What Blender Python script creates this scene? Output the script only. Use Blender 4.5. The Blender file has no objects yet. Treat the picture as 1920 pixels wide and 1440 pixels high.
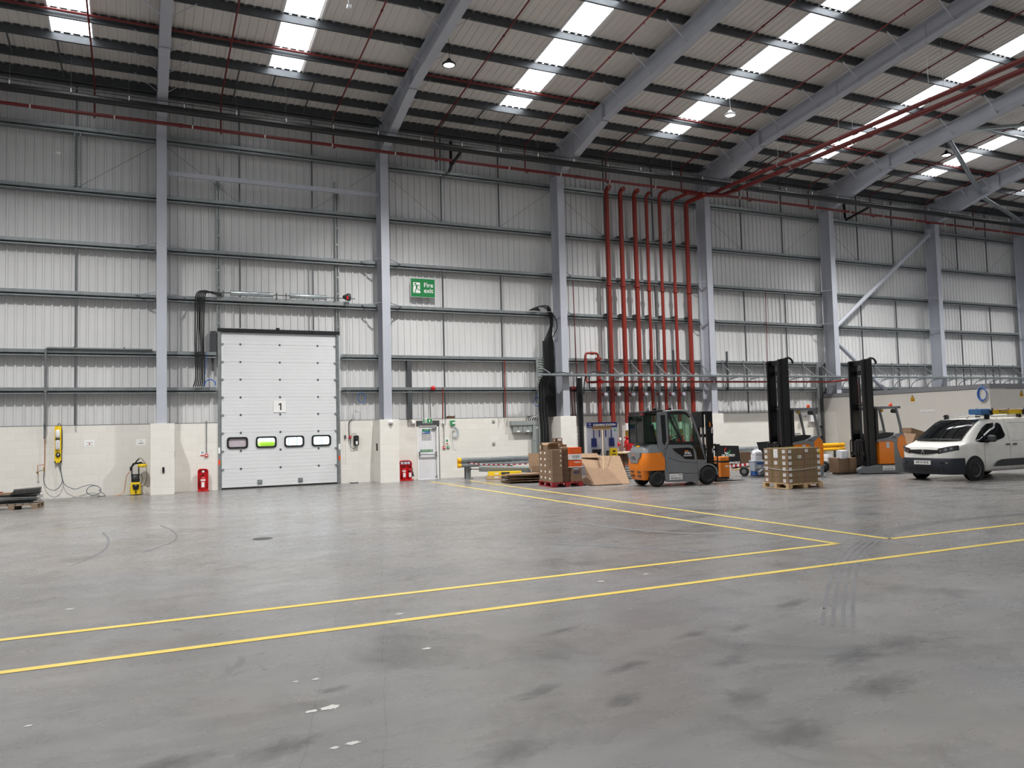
import bpy, bmesh, math, random
from mathutils import Vector, Matrix, Euler
random.seed(7)
SC = bpy.context.scene
COL = SC.collection
PI = math.pi
R = math.radians

# ---------------------------------------------------------------- camera, world, exposure
def make_camera():
    cd = bpy.data.cameras.new('camera')
    cd.sensor_fit = 'HORIZONTAL'
    cd.sensor_width = 36.0
    cd.lens = 36.0 * 1486.6 / 1920.0
    cd.clip_end = 400
    co = bpy.data.objects.new('camera', cd)
    COL.objects.link(co)
    yaw, pitch, roll = 0.4397, 0.0560, -0.0249
    f = Vector((math.sin(yaw) * math.cos(pitch), math.cos(yaw) * math.cos(pitch), math.sin(pitch)))
    r0 = Vector((math.cos(yaw), -math.sin(yaw), 0))
    u0 = r0.cross(f)
    r = math.cos(roll) * r0 + math.sin(roll) * u0
    u = -math.sin(roll) * r0 + math.cos(roll) * u0
    m = Matrix((r, u, -f)).transposed().to_4x4()
    m.translation = Vector((0, 0, 1.8168))
    co.matrix_world = m
    SC.camera = co
make_camera()
W = bpy.data.worlds.new('world')
SC.world = W
W.use_nodes = True
W.node_tree.nodes['Background'].inputs[0].default_value = (0.86, 0.93, 1.0, 1)
W.node_tree.nodes['Background'].inputs[1].default_value = 3.2
SC.view_settings.view_transform = 'Standard'
SC.view_settings.look = 'None'
SC.view_settings.gamma = 1
SC.view_settings.use_curve_mapping = False
SC.view_settings.exposure = 0.0
SKY = 6.0          # daylight leaving the rooflight sheets
LAMP_W = 7500      # each high bay lamp
SC.cycles.use_denoising = True
SC.cycles.sample_clamp_indirect = 6

# ---------------------------------------------------------------- materials
def lin(c):
    if isinstance(c, str):
        c = [int(c[i:i + 2], 16) / 255 for i in (0, 2, 4)]
    return tuple(((x / 12.92) if x <= 0.04045 else ((x + 0.055) / 1.055) ** 2.4) for x in c)
MATS = {}
def mat(name, col, rough=0.5, metal=0.0, var=0.06, scale=6.0, bump=0.0, bscale=60, emit=0, alpha=1.0, spec=0.5, coat=0, stretch=None, dirt=None):
    m = bpy.data.materials.new(name)
    m.use_nodes = True
    nt = m.node_tree
    b = nt.nodes['Principled BSDF']
    c = lin(col)
    b.inputs['Roughness'].default_value = rough
    b.inputs['Metallic'].default_value = metal
    b.inputs['Specular IOR Level'].default_value = spec
    b.inputs['Coat Weight'].default_value = coat
    tc = nt.nodes.new('ShaderNodeTexCoord')
    src = tc.outputs['Object']
    if stretch:
        mp = nt.nodes.new('ShaderNodeMapping')
        mp.inputs['Scale'].default_value = stretch
        nt.links.new(src, mp.inputs[0])
        src = mp.outputs[0]
    n = nt.nodes.new('ShaderNodeTexNoise')
    n.inputs['Scale'].default_value = scale
    n.inputs['Detail'].default_value = 5
    nt.links.new(src, n.inputs['Vector'])
    mr = nt.nodes.new('ShaderNodeMapRange')
    mr.inputs[1].default_value = 0.3; mr.inputs[2].default_value = 0.7
    mr.inputs[3].default_value = 1 - var; mr.inputs[4].default_value = 1 + var
    nt.links.new(n.outputs[0], mr.inputs[0])
    mx = nt.nodes.new('ShaderNodeVectorMath'); mx.operation = 'SCALE'
    mx.inputs[0].default_value = c
    nt.links.new(mr.outputs[0], mx.inputs['Scale'])
    out = mx.outputs[0]
    if dirt:                       # (colour, amount, scale): worn, soiled patches of the thing itself
        n2 = nt.nodes.new('ShaderNodeTexNoise'); n2.inputs['Scale'].default_value = dirt[2]; n2.inputs['Detail'].default_value = 8
        nt.links.new(tc.outputs['Object'], n2.inputs['Vector'])
        r2 = nt.nodes.new('ShaderNodeMapRange'); r2.inputs[1].default_value = 0.52; r2.inputs[2].default_value = 0.75
        r2.inputs[3].default_value = 0; r2.inputs[4].default_value = dirt[1]
        nt.links.new(n2.outputs[0], r2.inputs[0])
        mm = nt.nodes.new('ShaderNodeMix'); mm.data_type = 'RGBA'
        nt.links.new(r2.outputs[0], mm.inputs[0]); nt.links.new(out, mm.inputs[6])
        mm.inputs[7].default_value = (*lin(dirt[0]), 1)
        out = mm.outputs[2]
    nt.links.new(out, b.inputs['Base Color'])
    if bump:
        n3 = nt.nodes.new('ShaderNodeTexNoise'); n3.inputs['Scale'].default_value = bscale; n3.inputs['Detail'].default_value = 4
        nt.links.new(tc.outputs['Object'], n3.inputs['Vector'])
        bp = nt.nodes.new('ShaderNodeBump'); bp.inputs['Strength'].default_value = bump; bp.inputs['Distance'].default_value = 0.01
        nt.links.new(n3.outputs[0], bp.inputs['Height']); nt.links.new(bp.outputs[0], b.inputs['Normal'])
    if emit:
        b.inputs['Emission Color'].default_value = (*c, 1)
        b.inputs['Emission Strength'].default_value = emit
    if alpha < 1:
        b.inputs['Alpha'].default_value = alpha
    MATS[name] = m
    return m
def M(n): return MATS[n] if isinstance(n, str) else n

mat('steel_paint', 'aeb1ba', 0.45, 0, .04, 1.5)
mat('galv', 'a4a8a9', 0.38, 0.75, .14, 9)
mat('galv_bright', 'b4bcbf', 0.30, 0.75, .15, 7)
mat('galv_dark', '5c6062', 0.45, 0.6, .12, 5)
mat('purlin', '575b5f', 0.36, 0.5, .12, 3)
mat('girt_galv', '8b9092', 0.42, 0.5, .12, 5)
mat('cladding', 'cfcfcf', 0.36, 0.0, .03, .8, coat=.1)
mat('roof_sheet', 'd2cdc8', 0.6, 0, .05, .7)
mat('red_pipe', '80291f', 0.42, 0, .08, 2)
mat('red_dark', '6a1c1a', 0.45, 0, .08, 2)
mat('red_gloss', 'c4121c', 0.3, 0, .05, 3)
mat('white', 'e9e8e6', 0.45, 0, .03, 4)
mat('white_plastic', 'dcdcde', 0.35, 0, .03, 6)
mat('black', '141517', 0.45, 0, .1, 6)
mat('black_gloss', '0e0f11', 0.25, 0, .1, 6)
mat('rubber', '1b1b1c', 0.7, 0, .15, 8)
mat('dark_grey', '3a3c3e', 0.5, 0, .08, 5)
mat('mid_grey', '6e7173', 0.45, 0, .05, 4)
mat('box_grey', '8f9492', 0.42, 0, .04, 3)
mat('truck_grey', '717477', 0.38, 0, .05, 3, coat=.2)
mat('orange', 'e07a12', 0.38, 0, .05, 3, coat=.2)
mat('orange_box', 'e2581e', 0.6, 0, .06, 8)
mat('amber', 'e8501a', 0.25, 0, .05, 8)
mat('card', '806750', 0.8, 0, .08, 5, bump=.1, bscale=90)
mat('card_light', '8d7259', 0.8, 0, .08, 5, bump=.1, bscale=90)
mat('card_dark', '604937', 0.85, 0, .12, 8)
mat('pallet_wood', 'c2a47c', 0.8, 0, .16, 9, stretch=(1, 8, 8))
mat('pallet_old', '8d7a66', 0.85, 0, .2, 9, stretch=(1, 8, 8))
mat('wood_pale', 'b89f78', 0.6, 0, .14, 12, stretch=(8, 8, 1))
mat('pallet_red', '8e1b22', 0.6, 0, .15, 5)
mat('paper', 'eeeeec', 0.7, 0, .02, 5)
mat('yellow', 'efcb1c', 0.42, 0, .05, 4)
mat('yellow_deep', 'f0b21a', 0.42, 0, .05, 4)
mat('line_yellow', 'd0b650', 0.5, 0, .05, 2.5, dirt=('c9b67a', .55, 5))
mat('green_sign', '1c7a42', 0.4, 0, .02, 3)
mat('green', '2e8b57', 0.5, 0, .05, 3)
mat('blue', '2a5fae', 0.45, 0, .05, 5)
mat('blue_light', '3c6b9c', 0.5, 0, .1, 25)
mat('navy', '1d2560', 0.45, 0, .05, 5)
mat('copper', 'c9885c', 0.32, 0.6, .1, 12)
mat('brass', 'c9a24a', 0.3, 0.9, .1, 12)
mat('hose', '4b5560', 0.45, 0, .08, 20)
mat('board_grey', 'b7bbc6', 0.5, 0, .03, 3)
mat('van_white', 'f1f0ea', 0.28, 0, .02, 2, coat=.4, dirt=('b9ac90', .35, 1.6))
mat('bumper', '20242e', 0.5, 0, .06, 4)
mat('room_panel', 'd6d2cb', 0.5, 0, .02, 1.5)
mat('room_trim', '85868a', 0.5, 0, .03, 2)
mat('silver', 'c2c5c8', 0.22, 0.9, .05, 8)
mat('brush', '5d4326', 0.9, 0, .25, 60)
mat('lamp_white', 'f7f7f7', 0.4, emit=22)
mat('plate_white', 'e6e6e4', 0.4)
mat('milky', 'dfe0e6', 0.3, 0, .03, 5)
mat('cooler_grey', 'a9b2be', 0.5, 0, .04, 5)
mat('red_stripe', 'b8202a', 0.5, 0, .05, 5)
mat('seat', '18181a', 0.75, 0, .1, 20)
mat('lime', 'b6e02c', 0.5)
mat('tarmac', '9a9a98', 0.8)
def glass(name, tint, alpha):
    m = bpy.data.materials.new(name); m.use_nodes = True
    nt = m.node_tree; nt.nodes.clear()
    o = nt.nodes.new('ShaderNodeOutputMaterial')
    t = nt.nodes.new('ShaderNodeBsdfTransparent'); t.inputs[0].default_value = (*lin(tint), 1)
    g = nt.nodes.new('ShaderNodeBsdfGlossy'); g.inputs[1].default_value = 0.03
    fr = nt.nodes.new('ShaderNodeFresnel'); fr.inputs[0].default_value = 1.5
    mx = nt.nodes.new('ShaderNodeMixShader')
    nt.links.new(fr.outputs[0], mx.inputs[0]); nt.links.new(t.outputs[0], mx.inputs[1]); nt.links.new(g.outputs[0], mx.inputs[2])
    nt.links.new(mx.outputs[0], o.inputs[0])
    MATS[name] = m
glass('cab_glass', 'd4e8de', .3)
glass('dark_glass', '5a6466', .3)
glass('clear_glass', 'eef4f4', .3)

def floor_material():
    m = bpy.data.materials.new('concrete_floor'); m.use_nodes = True
    nt = m.node_tree; N = nt.nodes; L = nt.links; b = N['Principled BSDF']
    tc = N.new('ShaderNodeTexCoord')
    def noise(scale, detail, rough=.55, st=None, dist=0):
        src = tc.outputs['Object']
        if st:
            mp = N.new('ShaderNodeMapping'); mp.inputs['Scale'].default_value = st[:3]
            if len(st) > 3: mp.inputs['Rotation'].default_value = (0, 0, st[3])
            L.new(src, mp.inputs[0]); src = mp.outputs[0]
        n = N.new('ShaderNodeTexNoise'); n.inputs['Scale'].default_value = scale; n.inputs['Detail'].default_value = detail
        n.inputs['Roughness'].default_value = rough; n.inputs['Distortion'].default_value = dist
        L.new(src, n.inputs['Vector']); return n.outputs[0]
    def rng(s, a, b_, c, d):
        r = N.new('ShaderNodeMapRange'); r.inputs[1].default_value = a; r.inputs[2].default_value = b_
        r.inputs[3].default_value = c; r.inputs[4].default_value = d; L.new(s, r.inputs[0]); return r.outputs[0]
    def mul(a, b_, op='MULTIPLY'):
        r = N.new('ShaderNodeMath'); r.operation = op; L.new(a, r.inputs[0])
        if isinstance(b_, (int, float)): r.inputs[1].default_value = b_
        else: L.new(b_, r.inputs[1])
        return r.outputs[0]
    v = rng(noise(.28, 6, .6), .3, .7, .82, 1.16)
    v = mul(v, rng(noise(1.1, 8, .65, (1, 1, 1), .4), .3, .72, 1.12, .84))
    v = mul(v, rng(noise(2.2, 7, .7, (.45, 1.5, 1, .35)), .35, .7, 1.05, .93))
    v = mul(v, rng(noise(26, 4, .7), .3, .7, .96, 1.04))
    dark = rng(noise(.62, 7, .62, (1, .8, 1), .7), .55, .72, 0, 1)        # worn oily patches
    v = mul(v, rng(dark, 0, 1, 1, .58))
    d2 = mul(rng(noise(2.3, 7, .6, (1, .62, 1, .3), 1.1), .60, .70, 0, 1), rng(noise(.21, 3), .42, .6, 0, 1))     # smaller oil stains, in groups
    v = mul(v, rng(d2, 0, 1, 1, .70))
    v = mul(v, rng(noise(90, 2, .8), .35, .65, .93, 1.07))
    # two cracks running away from the viewer
    def crack(x0, wob, w):
        sp = N.new('ShaderNodeSeparateXYZ'); L.new(tc.outputs['Object'], sp.inputs[0])
        n = noise(1.3, 5, .6, (0.01, 1, 1))
        p = mul(mul(sp.outputs[0], mul(rng(n, 0, 1, -wob, wob), -1), 'ADD'), mul(sp.outputs[1], -.28), 'ADD')
        d = N.new('ShaderNodeMath'); d.operation = 'SUBTRACT'; L.new(p, d.inputs[0]); d.inputs[1].default_value = x0
        a = N.new('ShaderNodeMath'); a.operation = 'ABSOLUTE'; L.new(d.outputs[0], a.inputs[0])
        return rng(a.outputs[0], 0, w, .72, 1)
    v = mul(v, crack(-.47, .06, .006))
    v = mul(v, crack(.005, .07, .005))
    base = N.new('ShaderNodeVectorMath'); base.operation = 'SCALE'; base.inputs[0].default_value = lin('7a7978')
    L.new(v, base.inputs['Scale'])
    # slight warm and blue drift of the slab
    mx = N.new('ShaderNodeMix'); mx.data_type = 'RGBA'; mx.blend_type = 'MULTIPLY'; mx.inputs[0].default_value = 1
    cr = N.new('ShaderNodeMix'); cr.data_type = 'RGBA'; cr.inputs[6].default_value = (.985, .99, 1.02, 1); cr.inputs[7].default_value = (1.03, 1.0, .97, 1)
    L.new(rng(noise(.5, 4), .35, .65, 0, 1), cr.inputs[0])
    L.new(base.outputs[0], mx.inputs[6]); L.new(cr.outputs[2], mx.inputs[7])
    # splashes of pale filler
    sp = rng(noise(1.7, 6, .6, (1, 1, 1), 1.2), .765, .775, 0, 1)
    m2 = N.new('ShaderNodeMix'); m2.data_type = 'RGBA'; m2.inputs[7].default_value = (.62, .62, .60, 1)
    L.new(sp, m2.inputs[0]); L.new(mx.outputs[2], m2.inputs[6])
    L.new(m2.outputs[2], b.inputs['Base Color'])
    L.new(rng(noise(1.6, 6, .65, (.5, 1.4, 1)), .3, .7, .20, .36), b.inputs['Roughness'])
    b.inputs['Specular IOR Level'].default_value = .5
    bp = N.new('ShaderNodeBump'); bp.inputs['Strength'].default_value = .05; bp.inputs['Distance'].default_value = .02
    L.new(noise(7, 5, .6), bp.inputs['Height']); L.new(bp.outputs[0], b.inputs['Normal'])
    MATS['concrete'] = m
floor_material()

def block_material():
    m = bpy.data.materials.new('painted_block'); m.use_nodes = True
    nt = m.node_tree; N = nt.nodes; L = nt.links; b = N['Principled BSDF']
    tc = N.new('ShaderNodeTexCoord'); sp = N.new('ShaderNodeSeparateXYZ'); L.new(tc.outputs['Object'], sp.inputs[0])
    ad = N.new('ShaderNodeMath'); ad.operation = 'ADD'; L.new(sp.outputs[0], ad.inputs[0]); L.new(sp.outputs[1], ad.inputs[1])
    cb = N.new('ShaderNodeCombineXYZ'); L.new(ad.outputs[0], cb.inputs[0]); L.new(sp.outputs[2], cb.inputs[1])
    br = N.new('ShaderNodeTexBrick')
    br.inputs['Scale'].default_value = 1; br.inputs['Brick Width'].default_value = .45; br.inputs['Row Height'].default_value = .225
    br.inputs['Mortar Size'].default_value = .006; br.inputs['Mortar Smooth'].default_value = .6
    br.inputs['Color1'].default_value = (*lin('dedbd3'), 1); br.inputs['Color2'].default_value = (*lin('e3e0d9'), 1); br.inputs['Mortar'].default_value = (*lin('dad7cf'), 1)
    L.new(cb.outputs[0], br.inputs['Vector'])
    L.new(br.outputs['Color'], b.inputs['Base Color'])
    b.inputs['Roughness'].default_value = .55
    bp = N.new('ShaderNodeBump'); bp.inputs['Strength'].default_value = .35; bp.inputs['Distance'].default_value = .012; bp.invert = True
    n = N.new('ShaderNodeTexNoise'); n.inputs['Scale'].default_value = 40; L.new(tc.outputs['Object'], n.inputs['Vector'])
    ma = N.new('ShaderNodeMath'); ma.operation = 'MULTIPLY_ADD'; L.new(n.outputs[0], ma.inputs[0]); ma.inputs[1].default_value = .12; L.new(br.outputs['Fac'], ma.inputs[2])
    L.new(ma.outputs[0], bp.inputs['Height']); L.new(bp.outputs[0], b.inputs['Normal'])
    MATS['block'] = m
block_material()

def rooflight_material():
    m = bpy.data.materials.new('rooflight_sheet'); m.use_nodes = True
    nt = m.node_tree; N = nt.nodes; L = nt.links; b = N['Principled BSDF']
    tc = N.new('ShaderNodeTexCoord')
    mp = N.new('ShaderNodeMapping'); mp.inputs['Scale'].default_value = (6, .35, 1); L.new(tc.outputs['Object'], mp.inputs[0])
    n = N.new('ShaderNodeTexNoise'); n.inputs['Scale'].default_value = 1; n.inputs['Detail'].default_value = 4; L.new(mp.outputs[0], n.inputs['Vector'])
    r = N.new('ShaderNodeMapRange'); r.inputs[1].default_value = .3; r.inputs[2].default_value = .7; r.inputs[3].default_value = SKY * .8; r.inputs[4].default_value = SKY * 1.15
    L.new(n.outputs[0], r.inputs[0])
    b.inputs['Base Color'].default_value = (.8, .82, .84, 1)
    b.inputs['Emission Color'].default_value = (.97, .985, 1.0, 1)
    L.new(r.outputs[0], b.inputs['Emission Strength'])
    MATS['rooflight'] = m
rooflight_material()

def stain_material():
    m = bpy.data.materials.new('oil_stain'); m.use_nodes = True
    nt = m.node_tree; N = nt.nodes; L = nt.links; b = N['Principled BSDF']
    b.inputs['Base Color'].default_value = (*lin('3f4043'), 1); b.inputs['Roughness'].default_value = .4
    tc = N.new('ShaderNodeTexCoord'); ln = N.new('ShaderNodeVectorMath'); ln.operation = 'LENGTH'; L.new(tc.outputs['Object'], ln.inputs[0])
    oi = N.new('ShaderNodeObjectInfo'); ad = N.new('ShaderNodeVectorMath'); ad.operation = 'ADD'; L.new(tc.outputs['Object'], ad.inputs[0]); L.new(oi.outputs['Location'], ad.inputs[1])
    n = N.new('ShaderNodeTexNoise'); n.inputs['Scale'].default_value = 2.6; n.inputs['Detail'].default_value = 8; n.inputs['Roughness'].default_value = .7; L.new(ad.outputs[0], n.inputs['Vector'])
    a = N.new('ShaderNodeMath'); a.operation = 'MULTIPLY_ADD'; L.new(n.outputs[0], a.inputs[0]); a.inputs[1].default_value = 1.7
    s_ = N.new('ShaderNodeMath'); s_.operation = 'MULTIPLY'; L.new(ln.outputs['Value'], s_.inputs[0]); s_.inputs[1].default_value = -1.0; L.new(s_.outputs[0], a.inputs[2])
    r = N.new('ShaderNodeMapRange'); r.inputs[1].default_value = .15; r.inputs[2].default_value = .75; r.inputs[3].default_value = 0; r.inputs[4].default_value = .27; L.new(a.outputs[0], r.inputs[0])
    L.new(r.outputs[0], b.inputs['Alpha']); MATS['oil_stain'] = m
stain_material()

# ---------------------------------------------------------------- mesh builder
class MB:
    def __init__(s): s.v = []; s.f = []; s.m = []; s.s = []; s.k = 0; s.T = None
    def add(s, vs, fs, sm=False):
        o = len(s.v)
        if s.T is not None: vs = [tuple(s.T @ Vector(p)) for p in vs]
        s.v += [tuple(p) for p in vs]
        for f in fs: s.f.append([o + i for i in f]); s.m.append(s.k); s.s.append(sm)
        return s
    def box(s, a, b):
        x0, y0, z0 = a; x1, y1, z1 = b
        return s.add([(x0, y0, z0), (x1, y0, z0), (x1, y1, z0), (x0, y1, z0), (x0, y0, z1), (x1, y0, z1), (x1, y1, z1), (x0, y1, z1)],
                     [(0, 3, 2, 1), (4, 5, 6, 7), (0, 1, 5, 4), (1, 2, 6, 5), (2, 3, 7, 6), (3, 0, 4, 7)])
    def obox(s, c, d, rot=(0, 0, 0)):
        m = Euler(rot).to_matrix(); c = Vector(c); vs = []
        for z in (-.5, .5):
            for x, y in ((-.5, -.5), (.5, -.5), (.5, .5), (-.5, .5)):
                vs.append(tuple(c + m @ Vector((x * d[0], y * d[1], z * d[2]))))
        return s.add(vs, [(0, 3, 2, 1), (4, 5, 6, 7), (0, 1, 5, 4), (1, 2, 6, 5), (2, 3, 7, 6), (3, 0, 4, 7)])
    def bar(s, p, q, w, h=None, up=(0, 0, 1)):
        p = Vector(p); q = Vector(q); h = h or w; d = (q - p).normalized(); u = Vector(up)
        if abs(d.dot(u)) > .98: u = Vector((0, 1, 0))
        a = d.cross(u).normalized(); u = a.cross(d).normalized(); vs = []
        for c in (p, q):
            for x, y in ((-.5, -.5), (.5, -.5), (.5, .5), (-.5, .5)): vs.append(tuple(c + a * x * w + u * y * h))
        return s.add(vs, [(0, 3, 2, 1), (4, 5, 6, 7), (0, 1, 5, 4), (1, 2, 6, 5), (2, 3, 7, 6), (3, 0, 4, 7)])
    def cyl(s, p, q, r, n=14, r2=None, cap=True):
        p = Vector(p); q = Vector(q); r2 = r if r2 is None else r2
        d = (q - p).normalized(); u = Vector((0, 0, 1)) if abs(d.z) < .9 else Vector((1, 0, 0))
        a = d.cross(u).normalized(); b = d.cross(a)
        ring = lambda c, rr: [tuple(c + (a * math.cos(2 * PI * i / n) + b * math.sin(2 * PI * i / n)) * rr) for i in range(n)]
        A = ring(p, r); B = ring(q, r2)
        s.add(A + B, [(i, (i + 1) % n, n + (i + 1) % n, n + i) for i in range(n)], True)
        if cap: s.add(A, [tuple(range(n))[::-1]]); s.add(B, [tuple(range(n))])
        return s
    def tube(s, pts, r, n=8, closed=False, cap=True):
        P = [Vector(p) for p in pts]; k = len(P); rings = []; a = None
        for i in range(k):
            if closed: d = P[(i + 1) % k] - P[i - 1]
            else: d = P[min(i + 1, k - 1)] - P[max(i - 1, 0)]
            d.normalize()
            if a is None:
                u = Vector((0, 0, 1)) if abs(d.z) < .9 else Vector((1, 0, 0)); a = d.cross(u).normalized()
            else:
                a = a - d * a.dot(d)
                a = a.normalized() if a.length > 1e-6 else d.orthogonal().normalized()
            b = d.cross(a)
            rings.append([tuple(P[i] + (a * math.cos(2 * PI * j / n) + b * math.sin(2 * PI * j / n)) * r) for j in range(n)])
        vs = [p for g in rings for p in g]; fs = []
        for i in range(k if closed else k - 1):
            i2 = (i + 1) % k
            for j in range(n): fs.append((i * n + j, i * n + (j + 1) % n, i2 * n + (j + 1) % n, i2 * n + j))
        s.add(vs, fs, True)
        if not closed and cap: s.add(rings[0], [tuple(range(n))[::-1]]); s.add(rings[-1], [tuple(range(n))])
        return s
    def lathe(s, c, prof, axis='z', n=20):
        c = Vector(c); vs = []
        for r, h in prof:
            for i in range(n):
                x, y = r * math.cos(2 * PI * i / n), r * math.sin(2 * PI * i / n)
                vs.append(tuple(c + Vector({'z': (x, y, h), 'x': (h, x, y), 'y': (x, h, y)}[axis])))
        fs = [(k * n + i, k * n + (i + 1) % n, (k + 1) * n + (i + 1) % n, (k + 1) * n + i) for k in range(len(prof) - 1) for i in range(n)]
        return s.add(vs, fs, True)
    def prism(s, poly, axis, a, b, smooth=False):
        n = len(poly)
        mk = {'x': lambda p, t: (t, p[0], p[1]), 'y': lambda p, t: (p[0], t, p[1]), 'z': lambda p, t: (p[0], p[1], t)}[axis]
        A = [mk(p, a) for p in poly]; B = [mk(p, b) for p in poly]
        s.add(A + B, [(i, (i + 1) % n, n + (i + 1) % n, n + i) for i in range(n)], smooth)
        s.add(A, [tuple(range(n))[::-1]]); s.add(B, [tuple(range(n))])
        return s
    def quad(s, a, b, c, d): return s.add([a, b, c, d], [(0, 1, 2, 3)])
    def loft(s, rings, smooth=True, cap=True):
        n = len(rings[0]); vs = [p for g in rings for p in g]
        s.add(vs, [(k * n + i, k * n + (i + 1) % n, (k + 1) * n + (i + 1) % n, (k + 1) * n + i) for k in range(len(rings) - 1) for i in range(n)], smooth)
        if cap: s.add(rings[0], [tuple(range(n))[::-1]]); s.add(rings[-1], [tuple(range(n))])
        return s
    def build(s, name, mats, parent=None, bevel=0, loc=None, seg=2, sub=0, ang=35, weld=False):
        me = bpy.data.meshes.new(name); me.from_pydata(s.v, [], s.f)
        for mm in (mats if isinstance(mats, (list, tuple)) else [mats]): me.materials.append(M(mm))
        me.polygons.foreach_set('material_index', s.m); me.polygons.foreach_set('use_smooth', s.s)
        bm = bmesh.new(); bm.from_mesh(me)
        if weld: bmesh.ops.remove_doubles(bm, verts=bm.verts, dist=1e-5)
        bmesh.ops.recalc_face_normals(bm, faces=bm.faces); bm.to_mesh(me); bm.free()
        o = bpy.data.objects.new(name, me); COL.objects.link(o)
        if parent: o.parent = parent
        if loc: o.location = loc
        if sub:
            sm = o.modifiers.new('subdivision', 'SUBSURF'); sm.levels = sub; sm.render_levels = sub
        if bevel:
            bv = o.modifiers.new('bevel', 'BEVEL'); bv.width = bevel; bv.segments = seg; bv.limit_method = 'ANGLE'; bv.angle_limit = R(ang)
        return o
def tag(o, label, cat, group=None):
    o['label'] = label; o['category'] = cat
    if group: o['group'] = group
    return o
def thing(name, label, cat, loc=(0, 0, 0), rz=0, group=None):
    o = bpy.data.objects.new(name, None); COL.objects.link(o)
    o.location = loc; o.rotation_euler = (0, 0, rz); o.empty_display_size = .2
    return tag(o, label, cat, group)
def struct(o): o['kind'] = 'structure'; return o
def copy_tree(o, parent=None):
    c = o.copy(); COL.objects.link(c); c.parent = parent
    for ch in list(o.children): copy_tree(ch, c)
    return c
_tx = {}
def text(s, size, m, org, xd, up, parent, name='lettering', bold=.012, align='CENTER', sx=1.0, thick=.0015):
    key = (s, bold, align)
    if key not in _tx:
        cu = bpy.data.curves.new('t', 'FONT'); cu.body = s; cu.size = 1; cu.align_x = align; cu.align_y = 'CENTER'; cu.offset = bold
        ob = bpy.data.objects.new('t', cu); COL.objects.link(ob)
        me = bpy.data.meshes.new_from_object(ob.evaluated_get(bpy.context.evaluated_depsgraph_get()))
        _tx[key] = ([v.co.copy() for v in me.vertices], [tuple(p.vertices) for p in me.polygons])
        bpy.data.objects.remove(ob); bpy.data.curves.remove(cu); bpy.data.meshes.remove(me)
    vs, fs = _tx[key]
    X = Vector(xd).normalized(); U = Vector(up).normalized(); Nn = X.cross(U); O = Vector(org)
    b = MB(); b.add([O + X * (v.x * size * sx) + U * (v.y * size) + Nn * thick for v in vs], fs)
    me = bpy.data.meshes.new(name); me.from_pydata([tuple(v) for v in b.v], [], b.f); me.materials.append(M(m))
    o = bpy.data.objects.new(name, me); COL.objects.link(o); o.parent = parent
    return o
def arc(c, r, a0, a1, n, ax=('x', 'z')):
    I = {'x': 0, 'y': 1, 'z': 2}; out = []
    for i in range(n + 1):
        a = a0 + (a1 - a0) * i / n; p = list(c); p[I[ax[0]]] += r * math.cos(a); p[I[ax[1]]] += r * math.sin(a); out.append(tuple(p))
    return out
def rrect(x0, z0, x1, z1, r, n=4):
    out = []
    for cx, cz, a in ((x1 - r, z1 - r, 0), (x0 + r, z1 - r, 90), (x0 + r, z0 + r, 180), (x1 - r, z0 + r, 270)):
        for i in range(n + 1):
            t = R(a + 90 * i / n); out.append((cx + r * math.cos(t), cz + r * math.sin(t)))
    return out
def smooth_path(pts, k=6):
    P = [Vector(p) for p in pts]; out = []
    for i in range(len(P) - 1):
        p0 = P[max(i - 1, 0)]; p1 = P[i]; p2 = P[i + 1]; p3 = P[min(i + 2, len(P) - 1)]
        for j in range(k):
            t = j / k
            out.append(.5 * ((2 * p1) + (p2 - p0) * t + (2 * p0 - 5 * p1 + 4 * p2 - p3) * t * t + (3 * p1 - p0 - 3 * p2 + p3) * t ** 3))
    out.append(P[-1]); return out
ORD = ['first', 'second', 'third', 'fourth', 'fifth', 'sixth', 'seventh', 'eighth', 'ninth', 'tenth', 'eleventh', 'twelfth', 'thirteenth']
# ================================================================ BUILDING
SL = 0.1157                    # roof slope
WY = 28.41                     # face of the block wall
RIDGE = 2.0
X0, X1, YB = -24.0, 62.0, -22.0
def roof_z(y, base):           # height of a roof layer that sits at `base` over the wall line
    return base + SL * (WY - y) if y >= RIDGE else base + SL * (WY - RIDGE) - SL * (RIDGE - y)
CX = [-14.2, -6.78, .635, 8.045, 15.35, 22.75, 30.22, 37.78, 45.2, 52.6]

fl = struct(MB().box((X0 - .3, YB, -.3), (X1, WY + .25, 0)).build('floor', 'concrete'))
def strip(pts, name):
    b = MB()
    b.quad(*[(p[0], p[1], .003) for p in pts])
    return b.build(name, 'line_yellow', fl)
w = .05
strip([(-20, 8.68 - w), (9.36, 8.68 - w), (9.26, 8.68 + w), (-20, 8.68 + w)], 'yellow_line')
strip([(9.26, 8.68), (9.36, 8.63), (9.42, 27.0), (9.32, 27.0)], 'yellow_line')
strip([(-20, 7.5 - w), (40, 7.42 - w), (40, 7.42 + w), (-20, 7.5 + w)], 'yellow_line')
strip([(10.25, 8.58 + w), (10.35, 8.58 - w), (10.68, 26.3), (10.58, 26.3)], 'yellow_line')
strip([(10.3, 8.58 - w), (40, 8.45 - w), (40, 8.45 + w), (10.3, 8.58 + w)], 'yellow_line')
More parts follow.
